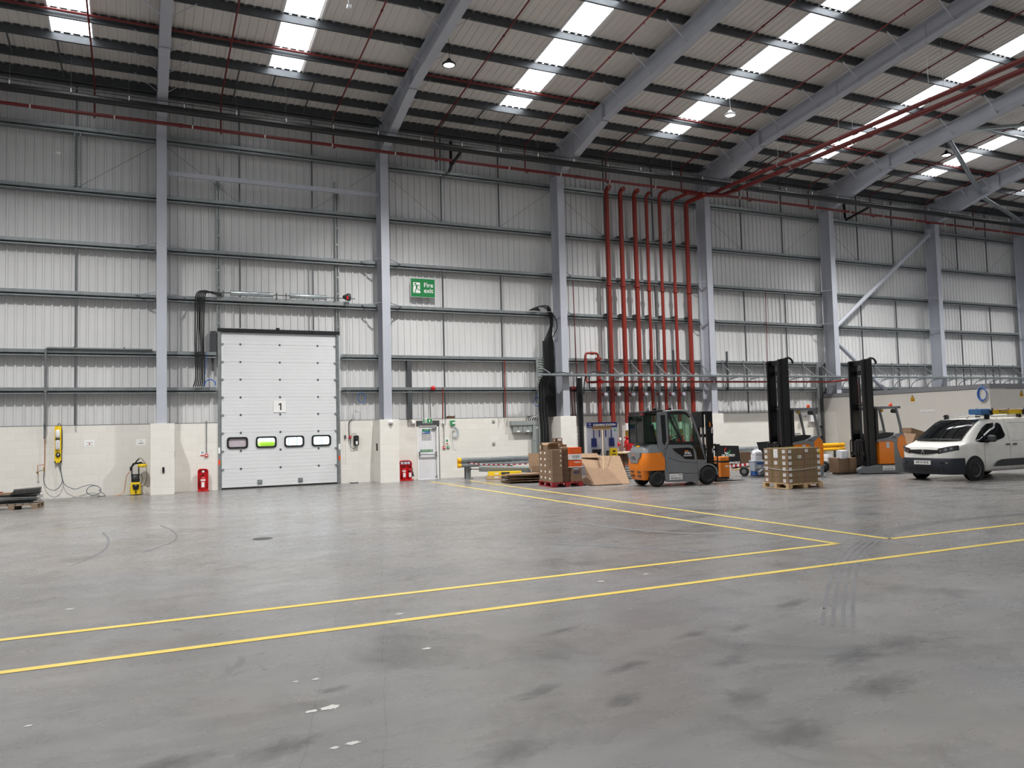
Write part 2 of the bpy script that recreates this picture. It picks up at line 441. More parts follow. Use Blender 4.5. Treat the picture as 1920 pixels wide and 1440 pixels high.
# tyre marks: a wide arc of parallel dark rubber bands
mt = mat('tyre_mark', '68686b', .5, 0, .15, 2)
def mark(pts, wd, name='tyre_mark'):
    P = smooth_path([(x, y, 0) for x, y in pts], 8); b = MB()
    for i in range(len(P) - 1):
        d = (P[i + 1] - P[i]).normalized(); n = Vector((-d.y, d.x, 0)) * wd / 2
        d2 = (P[min(i + 2, len(P) - 1)] - P[i + 1]); d2 = d2.normalized() if d2.length > 0 else d; n2 = Vector((-d2.y, d2.x, 0)) * wd / 2
        z = Vector((0, 0, .002))
        b.quad(P[i] - n + z, P[i + 1] - n2 + z, P[i + 1] + n2 + z, P[i] + n + z)
    return b.build(name, mt, fl)
for k in range(4):
    o = .085 * k - .13
    mark([(x + .62 * o, y - .78 * o) for x, y in ((5.6, 5.25), (6.52, 6.07), (7.45, 6.86), (8.54, 7.73), (9.51, 8.38), (10.76, 9.04), (11.98, 9.41), (13.58, 9.5), (15.5, 9.3))], .035)
mark([(7.34, 13.8), (7.62, 12.6), (7.9, 11.45), (8.34, 10.79), (9.0, 10.35), (9.8, 10.2)], .13)
mark([(5.9, 11.05), (6.3, 10.55), (6.65, 10.05), (7.19, 9.2)], .12)
mark([(-.9, 13.2), (-.55, 14.5), (-.5, 16.0), (-.65, 17.5)], .035)
mark([(.05, 14.0), (.55, 15.2), (.6, 16.6), (.4, 18.0)], .04)
# small puddles of spilt pale filler
pm = mat('filler_splash', 'b9b8b4', .6, 0, .05, 9)
def splash(x, y, r, sx=1.6):
    rr = random.Random(int(x * 1000 + y)); b = MB(); n = 22
    b.add([(x + r * sx * math.cos(2 * PI * i / n) * rr.uniform(.55, 1.1), y + r * math.sin(2 * PI * i / n) * rr.uniform(.5, 1.1), .002) for i in range(n)], [tuple(range(n))])
    b.build('filler_splash', pm, fl)
for x, y, r in ((1.02, 5.38, .032), (1.15, 5.39, .05), (1.13, 4.72, .03), (1.02, 4.7, .02), (1.04, 6.07, .016), (1.18, 6.05, .022), (2.17, 6.42, .03), (-.68, 9.85, .03), (-.64, 6.01, .018), (2.35, 7.75, .03), (4.9, 8.1, .03), (5.6, 8.2, .03), (6.0, 5.8, .02)):
    splash(x, y, r)
for k, (x, y, rx, ry, a) in enumerate(((4.81, 5.63, .3, .12, .3), (3.63, 4.19, .38, .26, .5), (4.98, 4.54, .5, .24, .2), (3.52, 3.62, .45, .3, .4), (4.33, 5.66, .3, .1, .2), (3.33, 5.17, .4, .12, .3), (2.5, 4.99, .35, .14, .4), (4.1, 4.9, .4, .2, .2), (5.6, 4.6, .5, .25, .3), (.75, 4.85, .4, .2, .3), (1.9, 4.15, .4, .25, .5), (4.6, 3.95, .6, .3, .3), (3.4, 6.35, .4, .1, .3), (2.9, 4.55, .3, .18, .6), (.1, 4.9, .5, .2, .3), (5.9, 6.1, .5, .15, .3), (1.25, 5.75, .2, .1, .3))):
    b = MB(); b.add([(math.cos(2 * PI * i / 28), math.sin(2 * PI * i / 28), 0) for i in range(28)], [tuple(range(28))])
    o = b.build('oil_stain', 'oil_stain', fl, 0, (x, y, .0012 + k * .00005)); o.scale = (rx, ry, 1); o.rotation_euler = (0, 0, a)
drain = MB().lathe((1.95, 14.55, .002), [(.0, .004), (.16, .004), (.17, 0)], n=24).build('drain_cover', 'dark_grey', fl)

# ---- back wall: ribbed liner sheets over a painted block wall
DX0, DX1 = 2.40, 6.50          # loading door opening
FX0, FX1 = 9.38, 10.24         # fire door opening
def ribs(x0, x1, per, depth, rib):
    """x positions and offsets of a ribbed sheet profile"""
    out = []; x = math.floor(x0 / per) * per
    while x < x1:
        out += [(x, 0), (x + per - rib, 0), (x + per - rib + .018, depth), (x + per - .018, depth)]
        x += per
    return out
prof = ribs(X0, X1, .245, .034, .085)
b = MB(); YC = WY + .11
def sheet(pts, za, zb):
    for (xa, oa), (xb, ob) in zip(pts[:-1], pts[1:]):
        b.quad((xa, YC - oa, za), (xb, YC - ob, za), (xb, YC - ob, zb), (xa, YC - oa, zb))
iL = max(i for i, p in enumerate(prof) if p[0] <= DX0 + .06); iR = min(i for i, p in enumerate(prof) if p[0] >= DX1 - .06)
sheet(prof[:iL + 1], 2.2, 13.5); sheet(prof[iL:iR + 1], 5.36, 13.5); sheet(prof[iR:], 2.2, 13.5)
wall = struct(b.build('wall_back', 'cladding'))
b = MB()
for xa, xb, za, zb in ((X0, DX0, 0, 2.25), (DX1, FX0, 0, 2.25), (FX1, X1, 0, 2.25), (FX0, FX1, 2.12, 2.25)):
    b.box((xa, WY, za), (xb, WY + .2, zb))
b.build('blockwork', 'block', wall)
for i, cx in enumerate(CX[1:9]):
    MB().box((cx - .33, 27.5, 0), (cx + .37, WY, 2.25)).build('block_pier', 'block', wall)
# flashing strip and lap joints
MB().box((X0, WY - .005, 2.25), (DX0, WY + .1, 2.262)).box((DX1, WY - .005, 2.25), (X1, WY + .1, 2.262)).build('ledge_flashing', 'galv_dark', wall)

# ---- wall rails (girts)
def girt(z, x0, x1, name='wall_rail'):
    b = MB()
    poly = [(28.22, z + .10), (28.50, z + .10), (28.50, z - .10), (28.235, z - .10), (28.235, z - .06), (28.25, z - .06), (28.25, z - .088), (28.44, z - .088), (28.44, z - .02), (28.27, z - .02), (28.25, z - .005), (28.22, z - .005)]
    b.prism(poly, 'x', x0, x1)
    return struct(b.build(name, 'girt_galv'))
GZ = [11.68, 9.71, 7.98, 6.38, 4.53, 3.34]
for z in GZ[:4]: girt(z, X0, X1)
girt(4.53, X0, 2.33); girt(4.53, 6.58, X1)
girt(3.34, X0, 2.33); girt(3.34, 6.58, X1)
# anti-sag rods hanging between the rails, two per bay in the upper storeys
b = MB()
def rod(x, z0, z1, wd=.045): b.box((x - wd / 2, 28.26, z0), (x + wd / 2, 28.26 + wd, z1))
for i in range(len(CX) - 1):
    a, c = CX[i], CX[i + 1]; d = c - a
    for t in (1 / 3, 2 / 3):
        x = a + d * t
        rod(x, 9.81, 13.1); rod(x, 5.47 if 2.4 < x < 6.6 else 4.63, 6.28); rod(x, 6.48, 7.88)
        if not (2.4 < x < 6.6): rod(x, 2.25, 3.24); rod(x, 3.44, 4.43)
struct(b.build('rail_tie', 'galv_dark'))
b = MB()
for i in range(1, 9):
    a, c = CX[i], CX[i + 1]
    b.tube([(a + .13, 28.3, 11.5), (a + (c - a) / 3, 28.3, 9.8)], .006, 5)
    b.tube([(c - .13, 28.3, 11.5), (c - (c - a) / 3, 28.3, 9.8)], .006, 5)
struct(b.build('tie_wire', 'galv_dark'))

# ---- portal frames
def portal(cx):
    hw = .15
    b = MB()
    b.box((cx - hw, 27.58, 0), (cx + hw, 27.604, 13.0)); b.box((cx - hw, 28.18, 0), (cx + hw, 28.2, 13.2)); b.box((cx - .008, 27.6, 0), (cx + .008, 28.19, 13.1))
    for z in GZ[2:4]:                                            # stays from the rails to the inner flange
        for s in (-1, 1):
            b.bar((cx + s * .14, 27.66, z + .1), (cx + s * .75, 28.22, z + .06), .05, .012)
            b.bar((cx + s * .012, 27.66, z - .12), (cx + s * .2, 28.22, z - .05), .05, .012)
    b.box((cx - hw, 27.62, 11.95), (cx + hw, 28.18, 11.965))
    struct(b.build('column', 'steel_paint'))
    b = MB()
    def seg(y0, zb0, y1, zb1, zt0, zt1):                         # web, bottom flange, top flange between two stations
        b.prism([(y0, zb0), (y1, zb1), (y1, zt1), (y0, zt0)], 'x', cx - .007, cx + .007)
        b.prism([(y0, zb0), (y1, zb1), (y1, zb1 - .02), (y0, zb0 - .02)], 'x', cx - hw, cx + hw)
        b.prism([(y0, zt0), (y1, zt1), (y1, zt1 - .02), (y0, zt0 - .02)], 'x', cx - hw, cx + hw)
    rb = lambda y: roof_z(y, 12.47); rt = lambda y: roof_z(y, 13.08)
    seg(27.6, 11.98, 24.1, rb(24.1) - .03, rt(27.6), rt(24.1))    # haunch
    seg(24.1, rb(24.1), RIDGE, rb(RIDGE), rt(24.1), rt(RIDGE))
    seg(RIDGE, rb(RIDGE), YB, rb(YB), rt(RIDGE), rt(YB))
    b.box((cx - hw, 24.085, rb(24.1) - .06), (cx + hw, 24.115, rt(24.1)))
    for y in PY:                                                 # knee stays up to the purlins
        if y < 27 and y > 8:
            for s in (-1, 1): b.bar((cx + s * .012, y, rb(y) + .06), (cx + s * .8, y, roof_z(y, 13.12)), .05, .01)
    struct(b.build('beam', 'steel_paint'))
PY = [27.97, 26.97, 25.78, 24.60, 22.87, 21.07, 19.2, 17.4, 15.6, 13.8, 12.0, 10.2, 8.4, 6.6, 4.8, 3.0, .9, -1, -2.8, -4.6, -6.4, -8.2, -10, -11.8, -13.6, -15.4, -17.2, -19, -20.8]
for cx in CX: portal(cx)
# ---- purlins (Z sections with a turned lip)
for y in PY:
    z = roof_z(y, 13.10); b = MB()
    b.prism([(y, z), (y + .075, z), (y + .075, z + .015), (y + .012, z + .015), (y + .012, z + .25), (y - .06, z + .25), (y - .06, z + .238), (y, z + .238)], 'x', X0, X1)
    struct(b.build('purlin', 'purlin'))
b = MB()
for i in range(len(CX) - 1):
    for t_ in (.3, .45, .62):
        x = CX[i] + (CX[i + 1] - CX[i]) * t_
        for k in ((0, 1) if t_ != .45 else (1,)): b.bar((x, PY[k], roof_z(PY[k], 13.13)), (x, PY[k + 1], roof_z(PY[k + 1], 13.13)), .04)
struct(b.build('purlin_tie', 'galv_dark'))
# eaves beam
struct(MB().box((X0, 28.15, 13.12), (X1, 28.35, 13.38)).build('eaves_beam', 'galv_dark'))

# ---- roof sheets with the rooflight strips let in
RLX = [-1.80, 4.28, 12.42, 19.52, 27.66, 34.82, 42.5, 49.8, -9.3, -16.9]
RW = .525
rp = ribs(X0, X1, .25, -.024, .11)
ZB = 13.36
b = MB(); lights = {k: MB() for k in range(len(RLX))}
for (xa, oa), (xb, ob) in zip(rp[:-1], rp[1:]):
    mid = (xa + xb) / 2; k = next((i for i, c in enumerate(RLX) if abs(mid - c) < RW), None)
    def st(t, ya, yb):
        t.quad((xa, ya, roof_z(ya, ZB) + oa), (xb, ya, roof_z(ya, ZB) + ob), (xb, yb, roof_z(yb, ZB) + ob), (xa, yb, roof_z(yb, ZB) + oa))
    if k is None:
        st(b, WY + .3, RIDGE); st(b, RIDGE, YB)
    else:
        st(b, WY + .3, 25.85); st(lights[k], 25.85, 5); st(b, 5, RIDGE); st(b, RIDGE, -1.5); st(lights[k], -1.5, -19); st(b, -19, YB)
struct(b.build('ceiling', 'roof_sheet'))
for k in sorted(lights, key=lambda i: RLX[i]):
    o = struct(lights[k].build('window_%d' % (sorted(RLX).index(RLX[k]) + 1), 'rooflight'))
    e = MB()
    for s in (-1, 1):
        x = RLX[k] + s * (RW + .03)
        e.prism([(25.9, roof_z(25.9, ZB) - .03), (5, roof_z(5, ZB) - .03), (5, roof_z(5, ZB) + .05), (25.9, roof_z(25.9, ZB) + .05)], 'x', x - .03, x + .03)
    e.build('edge_flashing', 'white_plastic', o)
# ---- the other walls of the hall
struct(MB().box((X0 - .3, YB, 0), (X0, WY + .3, 17)).build('wall_left', 'cladding'))
struct(MB().box((X1, YB, 0), (X1 + .3, WY + .3, 17)).build('wall_right', 'cladding'))
struct(MB().box((X0 - .3, YB - .3, 0), (X1 + .3, YB, 17)).build('wall_front', 'cladding'))
# ---- yard outside, seen through the loading door panes
struct(MB().box((-10, WY + .26, -.4), (24, 70, -.12)).build('ground', 'tarmac'))

# ================================================================ LOADING DOOR
d1 = struct(MB().build('door_1', 'white')) if False else bpy.data.objects.new('door_1', None)
COL.objects.link(d1); d1['kind'] = 'structure'
DL, DR, DT = 2.50, 6.38, 5.33
ZJ = [.05, .68, 1.29, 1.90, 2.51, 3.11, 3.72, 4.32, 4.93, 5.33]
doorm = mat('door_panel', 'd9dbdc', .36, 0, .02, 1.2, coat=.1)
WN = [(2.69, 3.33), (3.63, 4.28), (4.58, 5.22), (5.52, 6.16)]
WZ0, WZ1 = 1.385, 1.735
for i in range(9):
    za, zb = ZJ[i] + .0015, ZJ[i + 1] - .0015
    b = MB()
    def slab(xa, xb, z0, z1):
        n = max(1, int((z1 - z0) / .125 + .5)) if z1 - z0 > .05 else 1; h = (z1 - z0) / n
        for k in range(n):                                       # shallow horizontal grooves
            a0, a1 = z0 + k * h, z0 + (k + 1) * h; g = .003 if n > 1 else 0
            b.box((xa, WY + .03, a0), (xb, WY + .07, a1)); b.box((xa, WY + .026, a0 + g), (xb, WY + .032, a1 - g))
    if i == 2:
        xs = DL
        for a, c in WN:
            slab(xs, a, za, zb); slab(a, c, za, WZ0 + .0); slab(a, c, WZ1, zb); xs = c
        slab(xs, DR, za, zb)
    else: slab(DL, DR, za, zb)
    b.build('door_panel', doorm, d1)
bk = MB().box((2.38, WY + .07, 0), (6.52, WY + .085, WZ0 + .015)).box((2.38, WY + .07, WZ1 - .015), (6.52, WY + .085, 5.42))
xs = 2.38
for a, c in WN + [(6.52, 6.52)]: bk.box((xs, WY + .07, WZ0), (a + (.015 if a < 6.5 else 0), WY + .085, WZ1)); xs = c - .015
bk.build('door_light_block', doorm, d1)  # sheet added behind the door panels to block leaking daylight
for k, (a, c) in enumerate(WN):
    fr = MB()
    o_ = rrect(a - .02, WZ0 - .02, c + .02, WZ1 + .02, .10, 5); i_ = rrect(a + .035, WZ0 + .035, c - .035, WZ1 - .035, .07, 5)
    n = len(o_)
    for y in (WY - .005, WY + .08):
        fr.add([(x, y, z) for x, z in o_] + [(x, y, z) for x, z in i_], [(j, (j + 1) % n, n + (j + 1) % n, n + j) for j in range(n)])
    fr.add([(x, WY - .005, z) for x, z in o_] + [(x, WY + .08, z) for x, z in o_], [(j, (j + 1) % n, n + (j + 1) % n, n + j) for j in range(n)])
    fr.add([(x, WY - .005, z) for x, z in i_] + [(x, WY + .08, z) for x, z in i_], [(j, (j + 1) % n, n + (j + 1) % n, n + j) for j in range(n)])
    f = fr.build('vision_panel_frame', 'black', d1)
    if k == 0:
        pm0 = mat('frosted_pane', 'b9afb6', .5, 0, .08, 9)
        MB().box((a + .01, WY + .035, WZ0 + .01), (c - .01, WY + .045, WZ1 - .01)).build('pane', pm0, f)
    else:
        MB().box((a + .01, WY + .035, WZ0 + .01), (c - .01, WY + .045, WZ1 - .01)).build('pane', 'clear_glass', f)
for z in ZJ[1:9]:
    for x in (3.12, 4.43, 5.74):
        MB().box((x - .028, WY + .012, z - .03), (x + .028, WY + .03, z + .03)).build('hinge', 'galv_dark', d1)
for x in (3.73, 5.10):
    h = MB().box((x - .08, WY + .01, .13), (x + .08, WY + .03, .28)).build('step_plate', 'galv', d1)
    MB().cyl((x, WY + .012, .2), (x, WY - .03, .2), .035, 12).build('pull_handle', 'galv_bright', h)
MB().box((DL, WY + .02, .0), (DR, WY + .08, .06)).build('bottom_seal', 'rubber', d1)
nm = MB().box((4.205, WY + .008, 2.575), (4.62, WY + .02, 2.985)).build('number_plate', 'white', d1)
MB().prism([(4.425, 2.66), (4.47, 2.66), (4.47, 2.90), (4.435, 2.90), (4.37, 2.862), (4.37, 2.822), (4.425, 2.848)], 'y', WY + .005, WY + .008).build('lettering', 'black', nm)
for x, s in ((2.42, -1), (6.47, 1)):                             # guide rails with brackets up the wall
    r = MB().box((x - .035, WY - .03, 0), (x + .035, WY + .09, 5.42)).box((x - s * .05 - .02, WY + .0, 0), (x - s * .05 + .02, WY + .02, 5.3)).build('guide_rail', 'galv', d1)
    e = MB().box((x - s * .045 - .02, WY - .04, 5.3), (x - s * .045 + .02, WY + .06, 10.95)).box((x + s * .045 - .02, WY - .04, 5.3), (x + s * .045 + .02, WY + .04, 10.6))
    for z in range(56, 108, 6): e.box((x - .06, WY - .05, z / 10), (x + .06, WY - .04, z / 10 + .06))
    e.build('high_lift_rail', 'galv', d1)
    for z in ZJ[1:9]: MB().box((x - s * .105 - .05, WY - .012, z - .02), (x - s * .105 + .05, WY + .024, z + .03)).build('roller_bracket', 'galv_bright', d1)
    MB().box((x - .03, WY - .034, .84), (x + .03, WY - .03, 1.0)).build('reflector', 'amber', d1)
    MB().box((x - .03, WY - .034, 1.22), (x + .03, WY - .03, 1.42)).build('rating_label', 'paper', d1)
MB().box((2.38, WY - .06, 5.35), (6.52, WY + .05, 5.46)).box((4.3, WY - .07, 5.44), (4.42, WY, 5.52)).build('lintel_seal', 'black', d1)
MB().box((2.35, WY - .24, 6.38), (6.85, WY - .14, 6.52)).build('shaft_beam', 'galv', d1)
sh = MB().cyl((2.3, WY - .25, 6.64), (7.05, WY - .25, 6.64), .016, 10)
for x in (2.55, 4.3, 4.62, 6.3): sh.box((x - .01, WY - .3, 6.5), (x + .01, WY - .2, 6.72))
sh.build('spring_shaft', 'galv_dark', d1)
for a, c in ((2.78, 4.18), (4.74, 6.02)):
    s = MB().lathe((0, WY - .25, 6.64), [(.0, a), (.1, a), (.1, a + .03), (.082, a + .05), (.082, c - .05), (.1, c - .03), (.1, c), (0, c)], 'x', 16).build('spring', 'galv_bright', d1)
mo = MB().lathe((0, WY - .3, 6.68), [(0, 6.60), (.05, 6.6), (.12, 6.74), (.14, 6.76), (.14, 6.86), (.08, 6.88), (0, 6.88)], 'x', 16).build('chain_wheel', 'dark_grey', d1)
MB().box((6.7, WY - .45, 6.58), (6.76, WY - .4, 6.70)).build('release_tag', 'red_gloss', d1)
MB().cyl((6.72, WY - .38, 6.6), (6.72, WY - .38, 1.4), .006, 6).cyl((6.80, WY - .38, 6.6), (6.80, WY - .38, 1.4), .006, 6).build('hand_chain', 'galv_bright', d1)
MB().box((.8, 28.0, 10.43), (7.9, 28.09, 10.58)).build('head_channel', 'steel_paint', d1)
b = MB().box((2.16, WY - .06, 4.45), (2.34, WY + .1, 5.35)).box((2.2, WY - .04, 4.0), (2.26, WY + .04, 4.5))
b.build('counterweight_housing', 'dark_grey', d1)

# ================================================================ FIRE DOOR
d2 = bpy.data.objects.new('door_2', None); COL.objects.link(d2); d2['kind'] = 'structure'
MB().box((9.38, WY - .02, 0), (9.44, WY + .1, 2.02)).box((10.17, WY - .02, 0), (10.24, WY + .1, 2.02)).box((9.38, WY - .02, 1.97), (10.24, WY + .1, 2.03)).build('door_frame', 'white', d2)
MB().box((9.36, WY - .05, 2.03), (10.26, WY + .1, 2.19)).box((10.235, WY - .03, 0), (10.26, WY + .05, 2.03)).build('steel_lintel', 'galv_dark', d2)
MB().box((9.44, WY + .01, .01), (10.17, WY + .05, 1.97)).build('door_leaf', 'white_plastic', d2)
MB().box((9.43, WY - .06, .86), (9.49, WY + .01, 1.04)).box((10.08, WY - .06, .84), (10.14, WY + .01, 1.02)).cyl((9.45, WY - .07, .93), (10.12, WY - .07, .92), .02, 10).build('push_bar', 'silver', d2)
MB().cyl((10.12, WY - .02, .08), (10.12, WY - .02, 1.92), .011, 8).box((10.09, WY - .03, .06), (10.15, WY + .01, .12)).box((10.09, WY - .03, 1.88), (10.15, WY + .01, 1.94)).build('panic_bolt', 'silver', d2)
MB().box((9.95, WY - .04, 1.84), (10.1, WY + .01, 1.89)).bar((9.9, WY - .04, 1.93), (10.05, WY - .05, 1.9), .015).build('door_closer', 'silver', d2)
pb = MB().box((9.5, WY + .002, 1.025), (10.01, WY + .01, 1.105)).build('push_bar_sign', 'green_sign', d2)
text('\u2713 PUSH BAR TO OPEN', .05, 'white', (9.755, WY + .001, 1.065), (1, 0, 0), (0, 0, 1), pb)
s2 = MB().box((9.6, WY + .002, 1.79), (9.9, WY + .01, 1.87)).build('exit_notice', 'green_sign', d2)
MB().box((9.6, WY + .002, 1.705), (9.9, WY + .01, 1.79)).build('keep_clear_notice', 'blue', d2)
text('FIRE EXIT', .035, 'white', (9.77, WY + .001, 1.83), (1, 0, 0), (0, 0, 1), s2)
text('KEEP CLEAR', .035, 'white', (9.77, WY + .001, 1.748), (1, 0, 0), (0, 0, 1), s2)
MB().lathe((9.65, WY + .0, 1.748), [(0, 0), (.03, 0), (.03, .003)], 'y', 14).build('mandatory_disc', 'white', d2)

# vertical steel door post in the cladding, side of the fire door
struct(MB().box((9.0, 28.24, 2.25), (9.17, 28.44, 4.43)).build('trim_1', 'galv_dark'))

# outside the loading door: a lime van body and a pale fence
o = thing('van', 'lime green van parked in the yard, seen through the door panes', 'van', (5.15, 36.5, -.12))
MB().box((-.35, 0, .45), (.35, 3.0, 1.62)).build('body', 'lime', o, .1)
MB().box((-.25, -.02, .7), (.25, .02, 1.0)).build('grille', 'dark_grey', o, .03)
for s in (-1, 1):
    for y in (.6, 2.7): MB().lathe((s * .33, y, .32), [(0, -.1), (.32, -.1), (.32, .1), (0, .1)], 'x', 18).build('wheel', 'rubber', o)
o = thing('fence', 'pale palisade fence across the yard behind the loading door', 'fence', (0, 44, -.12))
b = MB().box((-4, 0, .5), (16, .05, .56)).box((-4, 0, 1.9), (16, .05, 1.96))
for i in range(46): b.box((-4 + i * .45, -.02, 0), (-3.97 + i * .45, 0, 2.4))
b.build('palisade', 'galv_bright', o)
# ================================================================ SERVICES
# ---- high bay lamps
def lamp_light(parent, loc):
    ld = bpy.data.lights.new('lamp_light', 'SPOT'); ld.energy = LAMP_W; ld.spot_size = R(128); ld.spot_blend = .8; ld.shadow_soft_size = .17; ld.color = (1, .985, .96)
    lo = bpy.data.objects.new('lamp_light', ld); COL.objects.link(lo); lo.parent = parent; lo.location = loc
def lamp(x, y, z, label, white=False):
    t = thing('high_bay_lamp', label, 'lamp', (x, y, z), 0, 'high bay lamps under the roof')
    body = 'white_plastic' if white else 'black'
    MB().lathe((0, 0, 0), [(.0, .16), (.07, .16), (.08, .09), (.17, .06), (.205, .03), (.205, -.01), (.165, -.02), (.165, .0)], 'z', 28).build('housing', body, t)
    MB().lathe((0, 0, -.008), [(0, 0), (.165, 0), (.165, .01)], 'z', 28).build('diffuser', 'lamp_white', t)
    top = roof_z(y, 13.345) - z
    MB().tube(smooth_path([(0, 0, .16), (.02, 0, .24), (.0, 0, top * .6), (.01, 0, top)], 4), .008, 6).box((-.03, -.03, .15), (.03, .03, .2)).build('suspension', body, t)
    lamp_light(t, (0, 0, -.04))
lamp(8.5, 22.0, 12.9, 'round black high bay lamp under the roof over the fire exit sign')
lamp(19.35, 22.0, 12.95, 'round lit high bay lamp with white body over the red riser pipes', True)
lamp(31.0, 22.0, 12.95, 'round lit high bay lamp beside the sloping roof tube over the white room')
# unseen lamps: two extend the row, the last added to light the near floor
for x, y in ((-3, 20.5), (42, 20.5), (2, 9)):
    z = roof_z(y, 12.6)
    o = struct(MB().lathe((x, y, z), [(0, .16), (.08, .09), (.2, .04), (.205, -.01), (.0, -.01)], 'z', 20).cyl((x, y, z + .1), (x, y, z + .75), .008, 6).build('unseen_ceiling_lamp', 'black'))
    MB().lathe((x, y, z - .015), [(0, 0), (.17, 0)], 'z', 20).build('diffuser', 'lamp_white', o)
    lamp_light(o, (x, y, z - .05))

t = thing('hanging_cable', 'thin white cable with a small white box dangling from the roof over the loading door', 'cable', (5.1, 20.6, 13.3))
MB().tube(smooth_path([(0, 0, .05), (.02, 0, .4), (.12, -.3, .95)], 4), .009, 6).build('cable', 'white_plastic', t)
MB().box((-.05, -.05, -.04), (.07, .05, .05)).build('junction_box', 'white_plastic', t)

# ---- sprinkler pipes
mp = MB().cyl((X0, 27.2, 11.86), (50, 27.2, 11.86), .055, 14)
for cx in CX: mp.cyl((cx + .5, 27.2, 11.86), (cx + .62, 27.2, 11.86), .068, 14)
mp = tag(mp.build('sprinkler_main', 'red_dark'), 'long dark red sprinkler main running along the wall head past every column', 'pipe')
for i in range(22):
    x = -3 + i * 2.27
    MB().lathe((x, 27.2, 11.86), [(.056, -.02), (.066, -.02), (.066, .02), (.056, .02)], 'x', 14).build('pipe_clip', 'white_plastic', mp)
    MB().cyl((x, 27.2, 11.92), (x, 27.2, 12.95), .006, 5).build('hanger_rod', 'galv_dark', mp)
RX = [-1.3, 2.45, 6.22, 10.03, 13.8, 17.55, 21.4, 25.1, 28.85, 33.0, 37.0, 40.8]
for i, x in enumerate(RX):
    b = MB().tube([(x, 0, roof_z(0 + 4, 12.95)), (x, 4, roof_z(4, 12.95)), (x, 27.1, roof_z(27.1, 12.95)), (x, 27.55, roof_z(27.55, 12.93)), (x, 27.62, 12.85), (x, 27.62, 11.95), (x, 27.5, 11.87), (x, 27.2, 11.86)], .026, 8)
    for y in range(6, 27, 3): b.lathe((x, y + .3, roof_z(y + .3, 12.95)), [(.026, -.05), (.036, -.05), (.036, .05), (.026, .05)], 'y', 8).cyl((x, y + 1.3, roof_z(y + 1.3, 12.95) - .1), (x, y + 1.3, roof_z(y + 1.3, 12.95)), .012, 6)
    o = tag(b.build('sprinkler_pipe', 'red_dark'), 'thin red pipe up the roof slope, %s from the metal strip pallet end' % ORD[i], 'pipe', 'sprinkler range pipes under the roof')
    for y in (19, 22.4, 25.3): MB().cyl((x, y, roof_z(y, 12.97)), (x, y, roof_z(y, 13.14)), .006, 5).build('hanger_rod', 'galv_dark', o)
z = roof_z(24.48, 13.22)
tag(MB().cyl((X0, 24.48, z), (50, 24.48, z), .036, 12).build('sprinkler_header', 'red_dark'), 'dark red pipe lying along the fourth roof purlin from the wall', 'pipe')
for i, (x, zz, r) in enumerate(((22.72, 11.9, .08), (23.42, 11.9, .09))):
    b = MB()
    if i == 0: P_ = [(21.11, 26.95, 11.68), (22.3, 26.95, 11.72), (22.6, 26.9, 11.82), (22.72, 26.6, 11.9), (22.70, 18, 11.9), (22.6, -15, 11.9)]
    else: P_ = [(21.85, 26.8, 11.64), (22.9, 26.75, 11.7), (23.25, 26.65, 11.85), (23.42, 26.35, 11.9), (23.40, 18, 11.9), (23.3, -15, 11.9)]
    b.tube(P_, r, 14)
    for y in (24, 19.5, 15.4, 11.2): b.cyl((x, y - .08, zz), (x, y + .08, zz), r + .015, 14)
    o = tag(b.build('feed_pipe', 'red_dark'), 'thick red feed pipe crossing under the roof from the risers, %s of the pair' % ('upper' if i == 0 else 'lower'), 'pipe', 'pair of thick red feed pipes')
    for y in (23.2, 20.2, 16.6, 13.4):
        MB().lathe((x, y, zz), [(r, -.02), (r + .012, -.02), (r + .012, .02), (r, .02)], 'y', 14).tube(arc((x, y, zz + r + .03), .035, 0, 2 * PI, 10)[:-1], .008, 5, True).cyl((x, y, zz + r), (x, y, roof_z(y, 13.1)), .006, 5).build('pipe_hanger', 'galv', o)
